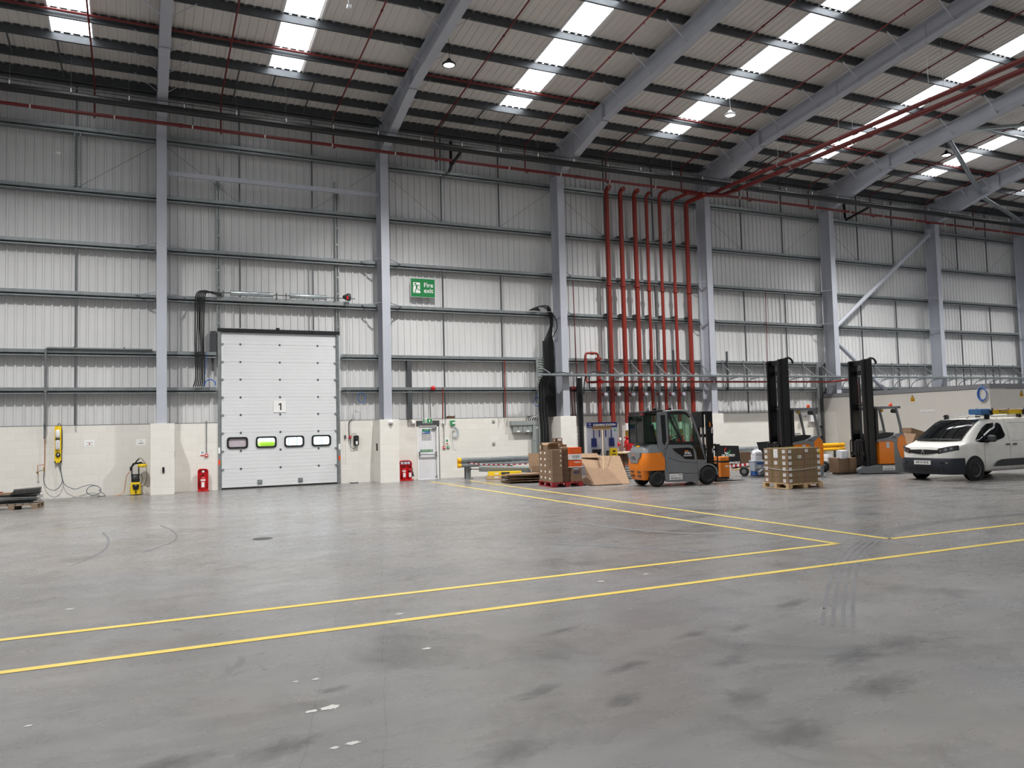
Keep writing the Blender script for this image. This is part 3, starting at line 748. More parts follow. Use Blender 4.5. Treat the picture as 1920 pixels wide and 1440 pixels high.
# ---- seven risers on the wall
RS = [(17.74, .1, 11.84), (18.43, .1, 11.83), (19.14, .1, 11.83), (19.75, .07, 11.80), (20.44, .07, 11.92), (21.12, .07, 11.68), (21.86, .1, 11.64)]
for i, (x, r, zt) in enumerate(RS):
    arm = [.08, .08, .08, .06, .45, .95, 1.1][i]; y = 27.95
    P_ = [(x, y, 1.36), (x, y, zt - .25)] + [(x, y - .2 + .2 * math.cos(a), zt - .25 + .2 * math.sin(a)) for a in (R(30), R(60), R(90))] + [(x, y - .2 - arm, zt - .05)]
    b = MB().tube(P_, r, 16)
    zf = 7.7 if i < 3 else 7.58
    b.cyl((x, y, zf - .03), (x, y, zf + .03), r + .045, 16)
    o = tag(b.build('riser_pipe', 'red_pipe'), '%s red riser pipe on the wall, %s from the low looped pipe' % ('thick' if r > .08 else 'slim', ORD[i]), 'pipe', 'red riser pipes')
    for zc in (9.82, 6.5, 3.45):
        MB().box((x - r - .02, y - .02, zc - .02), (x + r + .02, 28.24, zc + .02)).build('pipe_bracket', 'galv_dark', o)
    # alarm valve set at the foot
    v = thing('alarm_valve', 'red alarm valve set with handwheel at the foot of riser %s from the looped pipe' % ORD[i], 'valve', (x, 27.95, 0), 0, 'alarm valves under the risers')
    MB().cyl((0, 0, 0), (0, 0, .95), r + .01, 14).lathe((0, 0, 0), [(.15, .7), (.15, .74), (.1, .76), (.13, .86), (.17, .95), (.17, 1.12), (.13, 1.2), (.1, 1.28), (.16, 1.3), (.16, 1.35), (.0, 1.36)], 'z', 16).cyl((0, 0, 1.05), (.22, -.12, 1.05), .06, 10).cyl((0, 0, .85), (-.18, -.15, .85), .05, 10).build('valve_body', 'red_gloss', v)
    hw = MB().tube(arc((-.24, -.24, .92), .14, 0, 2 * PI, 18)[:-1], .014, 6, True).cyl((-.24, -.24, .92), (-.24, -.02, .92), .02, 8)
    for a in (0, 60, 120): hw.bar((-.24 - .14 * math.cos(R(a)), -.24, .92 - .14 * math.sin(R(a))), (-.24 + .14 * math.cos(R(a)), -.24, .92 + .14 * math.sin(R(a))), .016)
    hw.build('handwheel', 'red_pipe', v)
    MB().cyl((.2, -.18, 1.28), (.2, -.14, 1.28), .055, 14).cyl((.2, -.14, 1.1), (.2, -.14, 1.24), .012, 6).build('gauge', 'white', v)
    MB().cyl((x, y, 1.62), (x, y, 1.92), r + .015, 14).build('pipe_sleeve', 'white', o)
    MB().cyl((0, 0, 1.36), (0, 0, 1.6), r + .012, 14).build('collar', 'brass', v)
# ---- alarm gongs with their twin drain pipes
for i, x in enumerate((17.52, 18.15, 18.86, 19.53, 20.27, 20.92, 21.5)):
    t = thing('alarm_gong', 'grey water alarm gong under the lowest rail, %s from the looped pipe' % ORD[i], 'alarm', (x, 28.2, 3.12), 0, 'water alarm gongs')
    MB().cyl((0, -.13, 0), (0, -.07, 0), .085, 18).cyl((0, -.14, 0), (0, -.13, 0), .02, 10).build('gong', 'board_grey', t)
    MB().cyl((-.06, -.06, .01), (-.06, .02, .01), .075, 14).build('drive_box', 'red_dark', t)
    MB().cyl((-.09, -.02, .38), (-.09, -.02, -2.1), .018, 8).cyl((.03, -.02, -.08), (.03, -.02, -2.1), .018, 8).cyl((-.3, -.02, .1), (-.3, -.02, -2.1), .014, 8).box((-.12, -.03, -1.2), (.06, .02, -1.16)).box((-.02, -.03, .02), (.04, .0, .34)).build('drain_pipe', 'galv', t)
# ---- the short riser with its loop and the long horizontal branch
b = MB().cyl((17.1, 27.95, 0), (17.1, 27.95, 4.6), .088, 16).cyl((17.1, 27.95, 4.55), (17.1, 27.95, 4.64), .14, 16)
b.tube([(17.1, 27.95, 4.6)] + [(17.1 - .1 + .1 * math.cos(a), 27.95, 4.72 + .1 * math.sin(a)) for a in (0, .8, 1.57)] + [(16.6, 27.95, 4.82), (16.52, 27.95, 4.79), (16.49, 27.95, 4.7), (16.49, 27.95, 3.72), (16.52, 27.9, 3.63), (16.62, 27.7, 3.61), (16.75, 27.5, 3.61)], .05, 12)
b.cyl((16.5, 27.95, 4.45), (16.5, 27.95, 4.6), .065, 12).cyl((16.75, 27.95, 4.82), (16.87, 27.95, 4.82), .065, 12)
loop = tag(b.build('looped_riser', 'red_pipe'), 'short red riser with a square loop at its head, behind the cleaning board', 'pipe')
MB().cyl((16.72, 27.48, 3.61), (16.98, 27.46, 3.61), .068, 12).box((16.8, 27.4, 3.57), (16.9, 27.52, 3.72)).build('valve', 'red_gloss', loop)
b = MB().tube([(16.9, 27.45, 3.61), (29.5, 27.4, 3.64), (29.68, 27.25, 3.65), (29.72, 26.7, 3.68), (29.72, 26.2, 3.68), (29.72, 26.05, 3.6), (29.72, 26.05, 2.68), (29.74, 26.05, 2.6), (29.9, 26.05, 2.58)], .042, 12)
br = tag(b.build('branch_pipe', 'red_pipe'), 'long level red pipe under the cable tray, turning down at the white room', 'pipe')
for x in (19.3, 22.6, 25.0, 27.4): MB().lathe((x, 27.43, 3.62), [(.042, -.02), (.052, -.02), (.052, .02), (.042, .02)], 'x', 12).cyl((x, 27.43, 3.66), (x, 27.43, 3.84), .006, 5).build('pipe_clip', 'white_plastic', br)
# ---- black siphonic rain pipe under the rafters
b = MB().cyl((X0, 26.3, 12.0), (56, 26.3, 12.0), .115, 16)
for x in (10.6, 31.5): b.tube([(x, 26.3, 12.0), (x, 26.6, 11.9), (x, 27.4, 11.75), (x + .1, 27.9, 11.7), (x + .25, 28.1, 11.9), (x + .3, 28.2, 13)], .06, 10)
bp_ = tag(b.build('rain_pipe', 'black'), 'fat black rainwater pipe running under the rafters close to the wall', 'pipe')
tag(MB().cyl((X0, 26.22, 12.2), (56, 26.22, 12.2), .014, 6).build('conduit', 'dark_grey'), 'thin grey conduit strung just above the fat black rainwater pipe', 'conduit')
for i in range(32):
    x = -3.4 + i * 1.55
    MB().box((x - .014, 26.17, 12.06), (x + .014, 26.19, 12.19)).build('pipe_clip', 'white_plastic', bp_)
    MB().cyl((x, 26.22, 12.2), (x, 26.22, roof_z(26.2, 12.9)), .005, 5).build('hanger_rod', 'galv_dark', bp_)
# ---- galvanised cable tray on brackets
t = thing('cable_tray', 'galvanised cable tray on triangular brackets along the wall above the block work', 'cable tray', (0, 0, 0))
MB().box((14.1, 27.25, 3.83), (50, 27.55, 3.845)).box((14.1, 27.25, 3.83), (50, 27.265, 3.92)).box((14.1, 27.535, 3.83), (50, 27.55, 3.92)).build('tray', 'galv_bright', t)
bx = [17.78, 18.88, 20.14, 21.44, 22.54] + [23.77 + 1.21 * i for i in range(20)]
for x in bx:
    MB().box((x - .025, 28.17, 3.3), (x + .025, 28.22, 4.66)).bar((x, 28.16, 4.42), (x, 27.42, 3.9), .05, .02).bar((x, 28.16, 3.8), (x, 27.25, 3.8), .05, .025).tube(smooth_path([(x, 28.15, 3.3), (x, 28.05, 3.55), (x, 27.85, 3.72), (x, 27.5, 3.79)], 3), .022, 6).build('tray_bracket', 'galv', t)
for x in (19.85, 21.05, 24.0): MB().box((x - .03, 28.12, 3.28), (x + .03, 28.2, 5.05)).build('strut_post', 'galv_dark', t)
MB().tube(smooth_path([(16.4, 27.5, 3.3), (16.35, 27.45, 3.8), (16.5, 27.42, 4.02), (16.9, 27.42, 4.0), (17.5, 27.44, 3.9), (19, 27.44, 3.87)], 4), .022, 6).tube(smooth_path([(16.1, 27.5, 3.1), (16.15, 27.45, 3.7), (16.4, 27.4, 3.96), (17.0, 27.42, 3.95), (17.6, 27.4, 3.87)], 4), .022, 6).tube(smooth_path([(14.3, 27.5, 3.75), (14.6, 27.4, 3.9), (15.1, 27.45, 3.98), (15.6, 27.4, 3.9)], 4), .02, 6).build('cable', 'black', t)
# second black cable ladder beside the looped riser
t = thing('cable_ladder', 'slim grey ladder tray carrying black cables beside the looped red riser', 'cable tray', (16.22, 28.05, 0))
b = MB().box((-.1, 0, .6), (-.08, .06, 3.85)).box((.14, 0, .6), (.16, .06, 3.85))
for i in range(22): b.box((-.1, .02, .7 + i * .145), (.16, .04, .73 + i * .145))
b.build('ladder', 'galv_dark', t)
for k in range(4): MB().tube(smooth_path([(-.07 + k * .045, -.02, 3.8), (-.07 + k * .045, -.03, 2.6), (-.06 + k * .045, -.02, 1.4), (-.07 + k * .045, -.02, .5)], 4), .02, 6).build('cable', 'black', t)
tag(MB().box((15.86, 28.1, 3.36), (16.3, 28.2, 3.46)).cyl((15.9, 28.2, 3.4), (15.98, 28.2, 2.25), .02, 6).cyl((16.06, 28.2, 3.4), (16.1, 28.2, 2.25), .02, 6).build('conduit', 'red_dark'), 'pair of thin dark red conduits dropping beside the slim cable ladder', 'conduit')
tag(MB().cyl((16.14, 28.18, 7.8), (16.2, 28.18, 3.4), .018, 6).build('conduit', 'red_dark'), 'thin red conduit climbing the wall between third column and looped riser', 'conduit')
tag(MB().cyl((26.45, 28.18, 7.9), (26.35, 28.18, 2.25), .018, 6).build('conduit', 'red_dark'), 'thin red conduit on the wall above the nearer mast truck', 'conduit')
tag(MB().cyl((10.37, 28.2, 3.42), (10.35, 28.2, 2.26), .02, 6).build('conduit', 'red_pipe'), 'short red conduit dropping from the lowest rail beside the fire door', 'conduit')
tag(MB().cyl((12.96, 28.2, 4.5), (12.95, 28.2, 2.26), .022, 6).build('conduit', 'red_pipe'), 'red conduit on the cladding above the galvanised guard rail', 'conduit')
tag(MB().lathe((9.98, 28.2, 3.4), [(0, -.09), (.05, -.09), (.085, -.04), (.09, 0), (0, 0)], 'y', 16).build('alarm_sounder', 'red_gloss'), 'round red alarm sounder on the rail above the fire door', 'alarm')
# roof and wall bracing tubes
struct(MB().cyl((30.35, 27.9, 6.2), (37.55, 27.9, 11.45), .11, 16).box((37.4, 27.85, 11.3), (37.7, 27.95, 11.7)).build('brace_tube', 'steel_paint'))
struct(MB().cyl((30.35, 27.9, 5.75), (37.6, 27.9, .4), .11, 16).build('brace_tube', 'steel_paint'))
struct(MB().cyl((30.4, 21.4, 13.3), (37.65, 25.1, 12.95), .1, 14).cyl((37.9, 25.3, 12.9), (45.1, 27.5, 12.6), .1, 14).build('brace_tube', 'galv_bright'))
struct(MB().cyl((30.4, 20.4, 13.5), (37.7, 20.6, 13.55), .07, 12).cyl((30.4, 20.6, 13.45), (37.7, 17.0, 13.95), .08, 12).build('brace_tube', 'galv_bright'))
# perforated strip hangers in the first bay
t = tag(MB().box((-1.90, 28.16, 9.8), (-1.86, 28.2, 11.6)).box((-1.74, 28.16, 9.8), (-1.70, 28.2, 11.6)).build('slotted_channel', 'galv_dark'), 'pair of perforated steel channels hanging high between two wall rails', 'channel')
for xx in (-1.88, -1.72):
    b = MB()
    for i in range(24): b.box((xx - .012, 28.15, 9.85 + i * .073), (xx + .012, 28.165, 9.885 + i * .073))
    b.build('slots', 'white_plastic', t)
# ---- black cables beside the loading door
t = thing('cable_bundle', 'bundle of six black cables running down the cladding beside the loading door', 'cable', (0, 28.12, 0))
for k in range(6):
    x = 1.67 + k * .055
    MB().tube(smooth_path([(2.5, -.05, 6.5 + k * .015), (2.2, -.06, 6.58 + k * .01), (1.95 + k * .03, -.06, 6.66 - k * .012), (x + .02, -.04, 6.5), (x + random.uniform(-.02, .02), 0, 5.6), (x + random.uniform(-.02, .02), 0, 4.8), (x, 0, 4.3), (x, 0, 3.7), (x - .02 - (5 - k) * .01, 0, 3.45)], 4), .021, 7).build('cable', 'black', t)
o = tag(MB().tube(smooth_path([(2.02, 0, 4.6), (1.98, 0, 4.0), (1.95, -.02, 3.75)], 4), .008, 6).tube(arc((2.12, -.04, 3.52), .17, R(-10), R(190), 12), .018, 7).build('hose', 'blue', None, 0, (0, 28.1, 0)), 'blue hose loop beside the black cable bundle at the loading door', 'hose')
# ---- cable ladder and bundle by the third column
t = thing('cable_ladder', 'grey perforated cable ladder running down the wall beside the third column', 'cable tray', (14.57, 28.12, 0))
b = MB().box((-.2, 0, .1), (-.17, .07, 4.6)).box((.17, 0, .1), (.2, .07, 4.6)).box((-.2, .06, .1), (.2, .07, 4.6))
for i in range(45): b.box((-.18, .03, .15 + i * .1), (.18, .05, .18 + i * .1))
b.bar((-.2, -.1, 4.3), (.05, -.6, 3.95), .03).bar((-.25, -.02, 4.55), (-.25, -.02, 3.3), .03)
b.build('ladder', 'box_grey', t)
for k in range(9):
    x = -.17 + k * .043
    MB().tube(smooth_path([(.1 + k * .03, -.62, 3.9), (x + .05, -.35, 3.85), (x, -.05, 3.55), (x, -.03, 3.0), (x - .02, -.04, 2.5), (x + .05, -.03, 1.8), (x + .05, -.03, .9)], 4), .019, 6).build('cable', ['black', 'dark_grey'][k % 3 == 2], t)
t = thing('cable_bundle', 'thick bundle of black cables strapped to the side of the third column', 'cable', (14.95, 28.08, 0))
MB().box((-.3, .08, 2.25), (.1, .1, 5.3)).build('ladder', 'galv_dark', t)
for k in range(11):
    x = -.26 + k * .04
    MB().tube(smooth_path([(-.9 + k * .05, .02, 6.5), (-.5, .0, 6.66), (-.15 + k * .01, -.02, 6.6 + .01 * k), (.0 + k * .012, 0, 6.3), (.02 + k * .01, 0, 5.9), (x * .6, 0, 5.5), (x, 0, 5.2), (x, -.01, 4.2), (x + .03, 0, 3.2), (x + .05, 0, 2.25)], 4), .021, 6).build('cable', 'black', t)
MB().tube(smooth_path([(.05, 0, 6.5), (.22, -.1, 6.2), (.26, -.12, 5.8), (.1, -.05, 5.45)], 4), .02, 6).build('cable', 'black', t)
# ================================================================ WALL FITTINGS
FY = WY                        # fitting plane
# grey drop conduit with copper tail and tap
t = thing('water_supply_pipe', 'grey conduit and copper pipe with a tap dropping down the wall beside the yellow unit', 'pipe', (-2.63, 28.17, 0))
MB().cyl((0, .0, 4.62), (0, .02, 2.3), .035, 10).cyl((-.02, .14, 2.32), (-.02, .14, 1.86), .035, 10).tube([(0, 0, 4.62), (.05, 0, 4.66), (3.0, 0, 4.66)], .035, 8).box((-.05, -.02, 3.3), (.05, .05, 3.42)).build('conduit', 'mid_grey', t)
MB().tube([(-.02, .16, 1.9), (-.02, .16, 1.05), (-.03, .15, .9)], .012, 8).tube([(-.02, .14, 1.06), (-.2, .12, 1.05), (-.2, .12, .8), (-.18, .08, .76)], .012, 8).build('copper_pipe', 'copper', t)
MB().cyl((-.03, .14, .98), (-.03, .14, .86), .022, 10).cyl((-.2, .1, .82), (-.2, .06, .82), .02, 8).box((-.24, .04, .83), (-.16, .06, .85)).build('tap', 'brass', t)
for x in (-1.85, -.45): MB().box((x - .02 + 2.63, -.03, 4.62), (x + .02 + 2.63, .04, 4.72)).build('clip', 'galv_dark', t)
# yellow water treatment unit
t = thing('water_filter_unit', 'tall yellow wall unit with two white cylinders hung on the block wall', 'unit', (-2.29, FY - .005, 0))
MB().prism(rrect(-.095, 1.1, .085, 2.24, .02), 'y', -.08, 0).build('backboard', 'yellow', t, .006)
MB().box((.086, -.07, 1.12), (.1, .0, 2.2)).build('side_strip', 'black', t)
for z0, z1 in ((1.86, 2.13), (1.50, 1.83)):
    c = MB().lathe((-.01, -.13, 0), [(0, z0), (.045, z0 + .01), (.062, z0 + .05), (.062, z1 - .05), (.045, z1 - .01), (0, z1)], 'z', 18).build('cylinder', 'white', t)
lb = MB().box((-.03, -.196, 1.55), (.03, -.19, 1.78)).build('data_label', 'paper', t)
for k in range(7): MB().box((-.02, -.199, 1.57 + k * .03), (.02, -.196, 1.577 + k * .03)).build('print', 'black', lb)
MB().box((-.075, -.2, 1.83), (.055, -.1, 1.85)).build('strap', 'black', t)
MB().lathe((0, -.08, 1.35), [(0, -.05), (.06, -.04), (.07, 0)], 'y', 18).build('gauge_bezel', 'black', t)
MB().lathe((0, -.125, 1.35), [(0, -.02), (.035, -.015), (.035, .02)], 'y', 16).build('gauge_knob', 'silver', t)
for x in (-.08, .07): MB().box((x - .015, -.1, 1.1), (x + .015, -.01, 1.16)).build('foot', 'black', t)
MB().tube(smooth_path([(.1, -.03, 1.5), (.1, -.03, 2.1), (.06, -.04, 2.28), (.0, -.04, 2.31), (-.03, -.04, 2.22)], 5), .01, 6).build('pipe_bend', 'black', t)
tag(MB().tube(smooth_path([(-2.66, 28.33, .88), (-2.67, 28.33, .6), (-2.6, 28.3, .38), (-2.43, 28.28, .27), (-2.28, 28.28, .32), (-2.17, 28.3, .52), (-2.2, 28.33, .8), (-2.24, 28.34, 1.12)], 6), .011, 6).build('hose', 'hose'), 'dark grey hose looping from the copper pipe to the yellow unit', 'hose')
pts = [(-2.29, 28.32, 1.12), (-2.2, 28.3, .8), (-2.12, 28.28, .45), (-1.95, 28.26, .32), (-1.8, 28.25, .27), (-1.6, 28.25, .34), (-1.4, 28.25, .38), (-1.22, 28.25, .34)]
for k in range(34):
    a = R(60) - k * R(34); pts.append((-1.3 + .2 * math.cos(a), 28.24 - (k % 3) * .015, .2 + .15 * math.sin(a)))
pts += [(-1.15, 28.2, .2), (-1.02, 28.18, .08), (-.98, 28.16, .025), (-1.2, 28.12, .02)]
tag(MB().tube(smooth_path(pts, 3), .011, 6).build('hose', 'hose'), 'long grey hose running down the wall into a coil on the floor', 'hose')
# two printed notices
for x0, x1, z0, z1, wd in ((-1.58, -1.29, 1.575, 1.79, 'notice with a red printed mark and two lines taped to the block wall'), (-.11, .18, 1.57, 1.78, 'plain black-printed notice taped to the block wall above the pressure washer')):
    o = tag(MB().box((x0, FY - .004, z0), (x1, FY, z1)).build('notice', 'paper'), 'white ' + wd, 'notice')
    xc = (x0 + x1) / 2
    if x0 < -1:
        MB().box((xc - .09, FY - .006, 1.70), (xc + .1, FY - .004, 1.712)).box((xc - .09, FY - .006, 1.615), (xc + .1, FY - .004, 1.625)).build('print', 'mid_grey', o)
        MB().lathe((xc, FY - .004, 1.665), [(0, -.002), (.02, -.002)], 'y', 10).build('mark', 'red_gloss', o)
    else:
        MB().box((xc - .06, FY - .006, 1.63), (xc + .07, FY - .004, 1.65)).box((xc - .03, FY - .006, 1.72), (xc + .03, FY - .004, 1.728)).build('print', 'dark_grey', o)
# pressure washer
t = thing('pressure_washer', 'yellow and black pressure washer standing against the block wall', 'pressure washer', (-.12, 28.12, 0), R(4))
MB().loft([[(x * s, y * s2, z) for x, y in rrect(-.155, -.13, .155, .13, .05, 3)] for s, s2, z in ((.98, 1, .03), (1, 1, .06), (1, 1, .2), (.93, .95, .34), (.78, .85, .41))]).build('body', 'yellow', t)
MB().loft([[(x * s, y * s, z) for x, y in rrect(-.12, -.1, .12, .1, .05, 3)] for s, z in ((1, .40), (1, .48), (.8, .6), (.5, .64))]).build('motor_cover', 'black', t)
MB().prism([(-.08, .2), (.0, .15), (.08, .2), (.1, .34), (-.1, .34)], 'y', -.155, -.125).build('front_grille', 'black', t)
MB().lathe((0, -.16, .3), [(0, -.02), (.03, -.02), (.03, .02)], 'y', 12).build('dial', 'mid_grey', t)
MB().cyl((0, -.14, .1), (0, -.2, .1), .025, 10).build('water_inlet', 'black', t)
b = MB()
for s in (-1, 1): b.tube([(s * .1, .06, .4), (s * .1, .06, .95)], .018, 8)
b.tube([(-.1, .06, .9), (-.06, .05, .99), (.2, .02, 1.02)], .03, 8).box((-.12, .0, .6), (.12, .08, .66)).box((-.16, -.02, .78), (-.1, .06, .9))
b.build('handle_frame', 'black', t)
MB().lathe((.2, .0, .92), [(0, .06), (.12, .06), (.14, .0), (.13, -.04), (0, -.05)], 'z', 20).build('hose_reel', 'yellow', t)
MB().lathe((.2, .0, .985), [(0, .02), (.11, .01), (.12, -.02)], 'z', 18).build('reel_flange', 'black', t)
MB().tube(smooth_path([(-.12, .0, .85), (-.02, -.02, 1.02), (.1, -.02, 1.16), (.2, -.02, 1.12), (.3, -.02, .9), (.33, -.04, .6), (.3, -.05, .4), (.22, -.06, .28), (.13, -.08, .3), (.2, -.06, .5), (.16, -.05, .66)], 5), .009, 6).build('high_pressure_hose', 'black', t)
MB().bar((-.16, -.04, .82), (.06, -.05, 1.1), .03).bar((.06, -.05, 1.1), (.12, -.05, 1.14), .025).build('trigger_gun', 'black', t)
MB().tube(smooth_path([(-.14, -.04, .78), (-.26, -.06, .6), (-.3, -.08, .3), (-.34, -.1, .12), (-.45, -.12, .05), (-.6, -.12, .02)], 5), .011, 6).build('supply_hose', 'copper', t)
# black sockets, boxes and small switches
for loc, d, lab in (((.68, 27.49, .78), (.06, .04, .18), 'small black socket on the face of the first block pier'), ((1.01, 27.9, 1.26), (.03, .09, .18), 'small black sensor on the shaded side of the first block pier'), ((7.705, 27.9, 1.27), (.03, .14, .26), 'black sensor box on the sunlit flank of the second block pier')):
    o = tag(MB().obox(loc, d).build('wall_socket', 'black', None, .006), lab, 'socket')
    MB().obox((loc[0] - (.01 if d[0] < .05 else 0), loc[1] - .02, loc[2] + .03), (d[0] * .8, d[1] * .8, d[2] * .3)).build('cover', 'black_gloss', o)
# fire call points and conduits
def call_point(x, z, col, lab):
    o = tag(MB().box((x - .05, FY - .05, z - .05), (x + .05, FY, z + .05)).build('call_point', col, None, .008), lab, 'call point')
    MB().box((x - .025, FY - .055, z - .02), (x + .025, FY - .05, z + .025)).build('break_glass', 'white', o)
call_point(2.02, 1.17, 'red_gloss', 'red fire call point on the wall above the single extinguisher')
tag(MB().cyl((2.02, FY - .02, 1.24), (2.02, FY - .02, 2.3), .016, 8).box((1.99, FY - .03, 2.24), (2.05, FY, 2.32)).build('conduit', 'galv'), 'thin grey conduit feeding the call point beside the loading door', 'conduit')
o = tag(MB().box((1.82, FY - .006, 1.15), (1.97, FY, 1.34)).build('fire_notice', 'paper'), 'small fire notice with a red foot beside the loading door call point', 'notice')
MB().box((1.83, FY - .008, 1.155), (1.96, FY - .006, 1.19)).build('red_band', 'red_gloss', o); MB().box((1.85, FY - .008, 1.22), (1.94, FY - .006, 1.32)).build('green_print', 'cooler_grey', o)
call_point(10.44, 1.16, 'red_gloss', 'red fire call point beside the fire door')
call_point(10.61, 1.18, 'green', 'green door release point beside the fire door')
o = tag(MB().box((10.52, FY - .006, 1.27), (10.63, FY, 1.5)).build('fire_notice', 'paper'), 'small notice above the red and green points beside the fire door', 'notice')
MB().box((10.53, FY - .008, 1.28), (10.62, FY - .006, 1.32)).build('red_band', 'red_gloss', o); MB().box((10.54, FY - .008, 1.36), (10.61, FY - .006, 1.46)).build('green_print', 'green', o)
tag(MB().cyl((10.45, FY - .02, 1.22), (10.45, FY - .02, 2.05), .016, 8).build('conduit', 'galv'), 'grey conduit running up from the red call point by the fire door', 'conduit')
o = tag(MB().lathe((10.42, FY, 2.08), [(0, -.05), (.05, -.05), (.06, 0)], 'y', 14).build('junction_box', 'white_plastic'), 'round white junction box by the head of the fire door', 'box')
o = tag(MB().box((10.71, FY - .07, 1.99), (10.9, FY, 2.18)).build('control_box', 'green', None, .01), 'green control box high on the wall beside the fire door', 'box')
MB().box((10.78, FY - .075, 2.05), (10.9, FY - .07, 2.11)).build('label', 'white', o)
b = MB()
for k in range(4): b.tube([(10.87 + (.1 + .01 * k) * math.cos(a) + .01 * k, FY - .04 - .012 * k, 1.72 + (.14 + .012 * k) * math.sin(a)) for a in [2 * PI * i / 20 for i in range(20)]], .008, 5, True)
b.tube(smooth_path([(10.8, FY - .04, 2.0), (10.83, FY - .06, 1.92), (10.87, FY - .05, 1.85)], 4), .008, 5).tube(smooth_path([(10.8, FY - .04, 1.8), (10.78, FY - .03, 1.4), (10.85, FY - .03, 1.1), (10.95, FY - .02, 1.08)], 4), .006, 5)
tag(b.build('cable_coil', 'cooler_grey'), 'coil of pale cable hung under the green control box', 'cable')
o = tag(MB().prism([(10.61, 2.262), (10.91, 2.262), (10.93, 2.37), (10.85, 2.34), (10.68, 2.36), (10.6, 2.33)], 'y', FY + .0, FY + .09).build('cardboard_tray', 'card_dark'), 'torn brown cardboard tray left on the block wall ledge', 'box')
for x, z, lab in ((12.52, 2.12, 'small square light switch high on the block wall over the guard rail'), (12.51, 1.25, 'small square light switch low on the block wall over the guard rail')):
    o = tag(MB().box((x - .05, FY - .04, z - .05), (x + .05, FY, z + .05)).build('wall_switch', 'galv', None, .006), lab, 'switch')
    MB().box((x - .02, FY - .05, z - .02), (x + .02, FY - .04, z + .02)).build('rocker', 'white', o)
# bulkhead emergency lights
for x, y, z, lab in ((8.11, 27.5, 2.15, 'white bulkhead light on the face of the second block pier'), (9.24, FY, 2.12, 'white bulkhead light on the wall beside the fire door head')):
    o = tag(MB().lathe((x, y, z), [(0, -.1), (.05, -.09), (.075, -.05), (.08, 0)], 'y', 18).build('bulkhead_light', 'white'), lab, 'light')
    MB().box((x - .06, y - .03, z - .09), (x + .06, y, z - .06)).build('base_plate', 'mid_grey', o)
# loading door control box
t = thing('door_control_box', 'black door control box with white label beside the loading door', 'control box', (7.07, FY, 1.52))
MB().box((-.085, -.12, -.17), (.085, 0, .18)).build('case', 'black', t, .01)
MB().box((-.03, -.124, -.14), (.04, -.12, -.02)).build('label', 'paper', t)
MB().box((-.01, -.124, .05), (.01, -.12, .11)).build('key_switch', 'silver', t)
MB().tube(smooth_path([(0, -.05, -.17), (-.04, -.05, -.26), (-.12, -.05, -.28), (-.2, -.05, -.2), (-.2, -.05, .05)], 4), .01, 6).tube(smooth_path([(.02, -.05, .18), (-.04, -.05, .26), (-.14, -.04, .22), (-.2, -.04, .16)], 4), .007, 6).build('cable', 'dark_grey', t)
o = tag(MB().box((6.8, FY - .08, 1.59), (6.9, FY, 1.7)).build('isolator_switch', 'red_stripe', None, .01), 'red and black isolator switch beside the black door control box', 'switch')
MB().lathe((6.85, FY - .08, 1.645), [(0, -.03), (.03, -.03), (.035, 0)], 'y', 12).build('rotary_knob', 'red_gloss', o)
MB().tube(smooth_path([(6.83, FY - .03, 1.7), (6.82, FY - .03, 2.0), (6.84, FY - .03, 2.2), (6.95, FY - .03, 2.3)], 4), .014, 6).build('cable', 'black', o)
o = tag(MB().box((6.65, FY - .05, 1.6), (6.71, FY, 1.72)).build('pull_cord_switch', 'galv_dark'), 'small grey cord switch beside the loading door guide rail', 'switch')
for nm, x, y, z, m_, lab in (('cable_coil', 7.22, 28.12, 3.05, 'blue_light', 'thin pale blue cable coil hung from the lowest rail beside the second column'), ('cable_coil', 14.3, 28.12, 2.86, 'blue', 'blue and white cable coil hung above the grey switchgear')):
    b = MB()
    for k in range(4): b.tube([(x + (.12 + .01 * k) * math.cos(a), y - .01 * k, z + (.16 + .01 * k) * math.sin(a)) for a in [2 * PI * i / 22 for i in range(22)]], .005, 5, True)
    b.cyl((x, y, z + .16), (x, y, z + .42), .005, 5)
    tag(b.build(nm, m_), lab, 'cable')
# signs
def runner(parent, x0, z0, w, h, y, mp_, bg):
    """white doorway panel with a running figure"""
    P_ = lambda pts: [(x0 + a * w, z0 + c * h) for a, c in pts]
    MB().prism(P_([(0, 0), (1.05, 0), (1, .28), (1, 1), (0, 1)]), 'y', y - .002, y).build('doorway', bg, parent)
    b = MB(); yy = y - .004
    b.prism([(x0 + w * (.32 + .14 * math.cos(2 * PI * i / 14)), z0 + h * (.87 + .085 * math.sin(2 * PI * i / 14))) for i in range(14)], 'y', yy, y - .002)
    for pts in ([(.3, .75), (.62, .77), (.62, .5), (.42, .5)], [(.3, .77), (.05, .62), (-.02, .58), (-.02, .64), (.12, .72), (.3, .8)], [(.6, .78), (.78, .78), (.94, .6), (.88, .57), (.72, .71), (.58, .7)], [(.42, .52), (.6, .52), (.42, .22), (.3, .0), (.18, .0), (.32, .28)], [(.5, .55), (.62, .52), (.8, .32), (1.12, .32), (1.12, .24), (.74, .24)]):
        b.prism(P_(pts), 'y', yy, y - .002); yy -= .0006
    b.build('running_figure', mp_, parent)
t = thing('fire_exit_sign', 'large green Fire exit board hung on the cladding high above the fire door', 'sign', (9.68, 28.27, 7.2))
MB().box((-.475, 0, -.345), (.475, .02, .345)).build('panel', 'green_sign', t)
MB().box((-.485, .004, -.355), (.485, .024, .355)).box((-.4, .02, -.3), (-.36, .2, -.26)).box((.36, .02, .26), (.4, .2, .3)).box((-.4, .02, .26), (-.36, .2, .3)).box((.36, .02, -.3), (.4, .2, -.26)).build('frame', 'white', t)
runner(t, -.385, -.2, .27, .4, 0, 'green_sign', 'white')
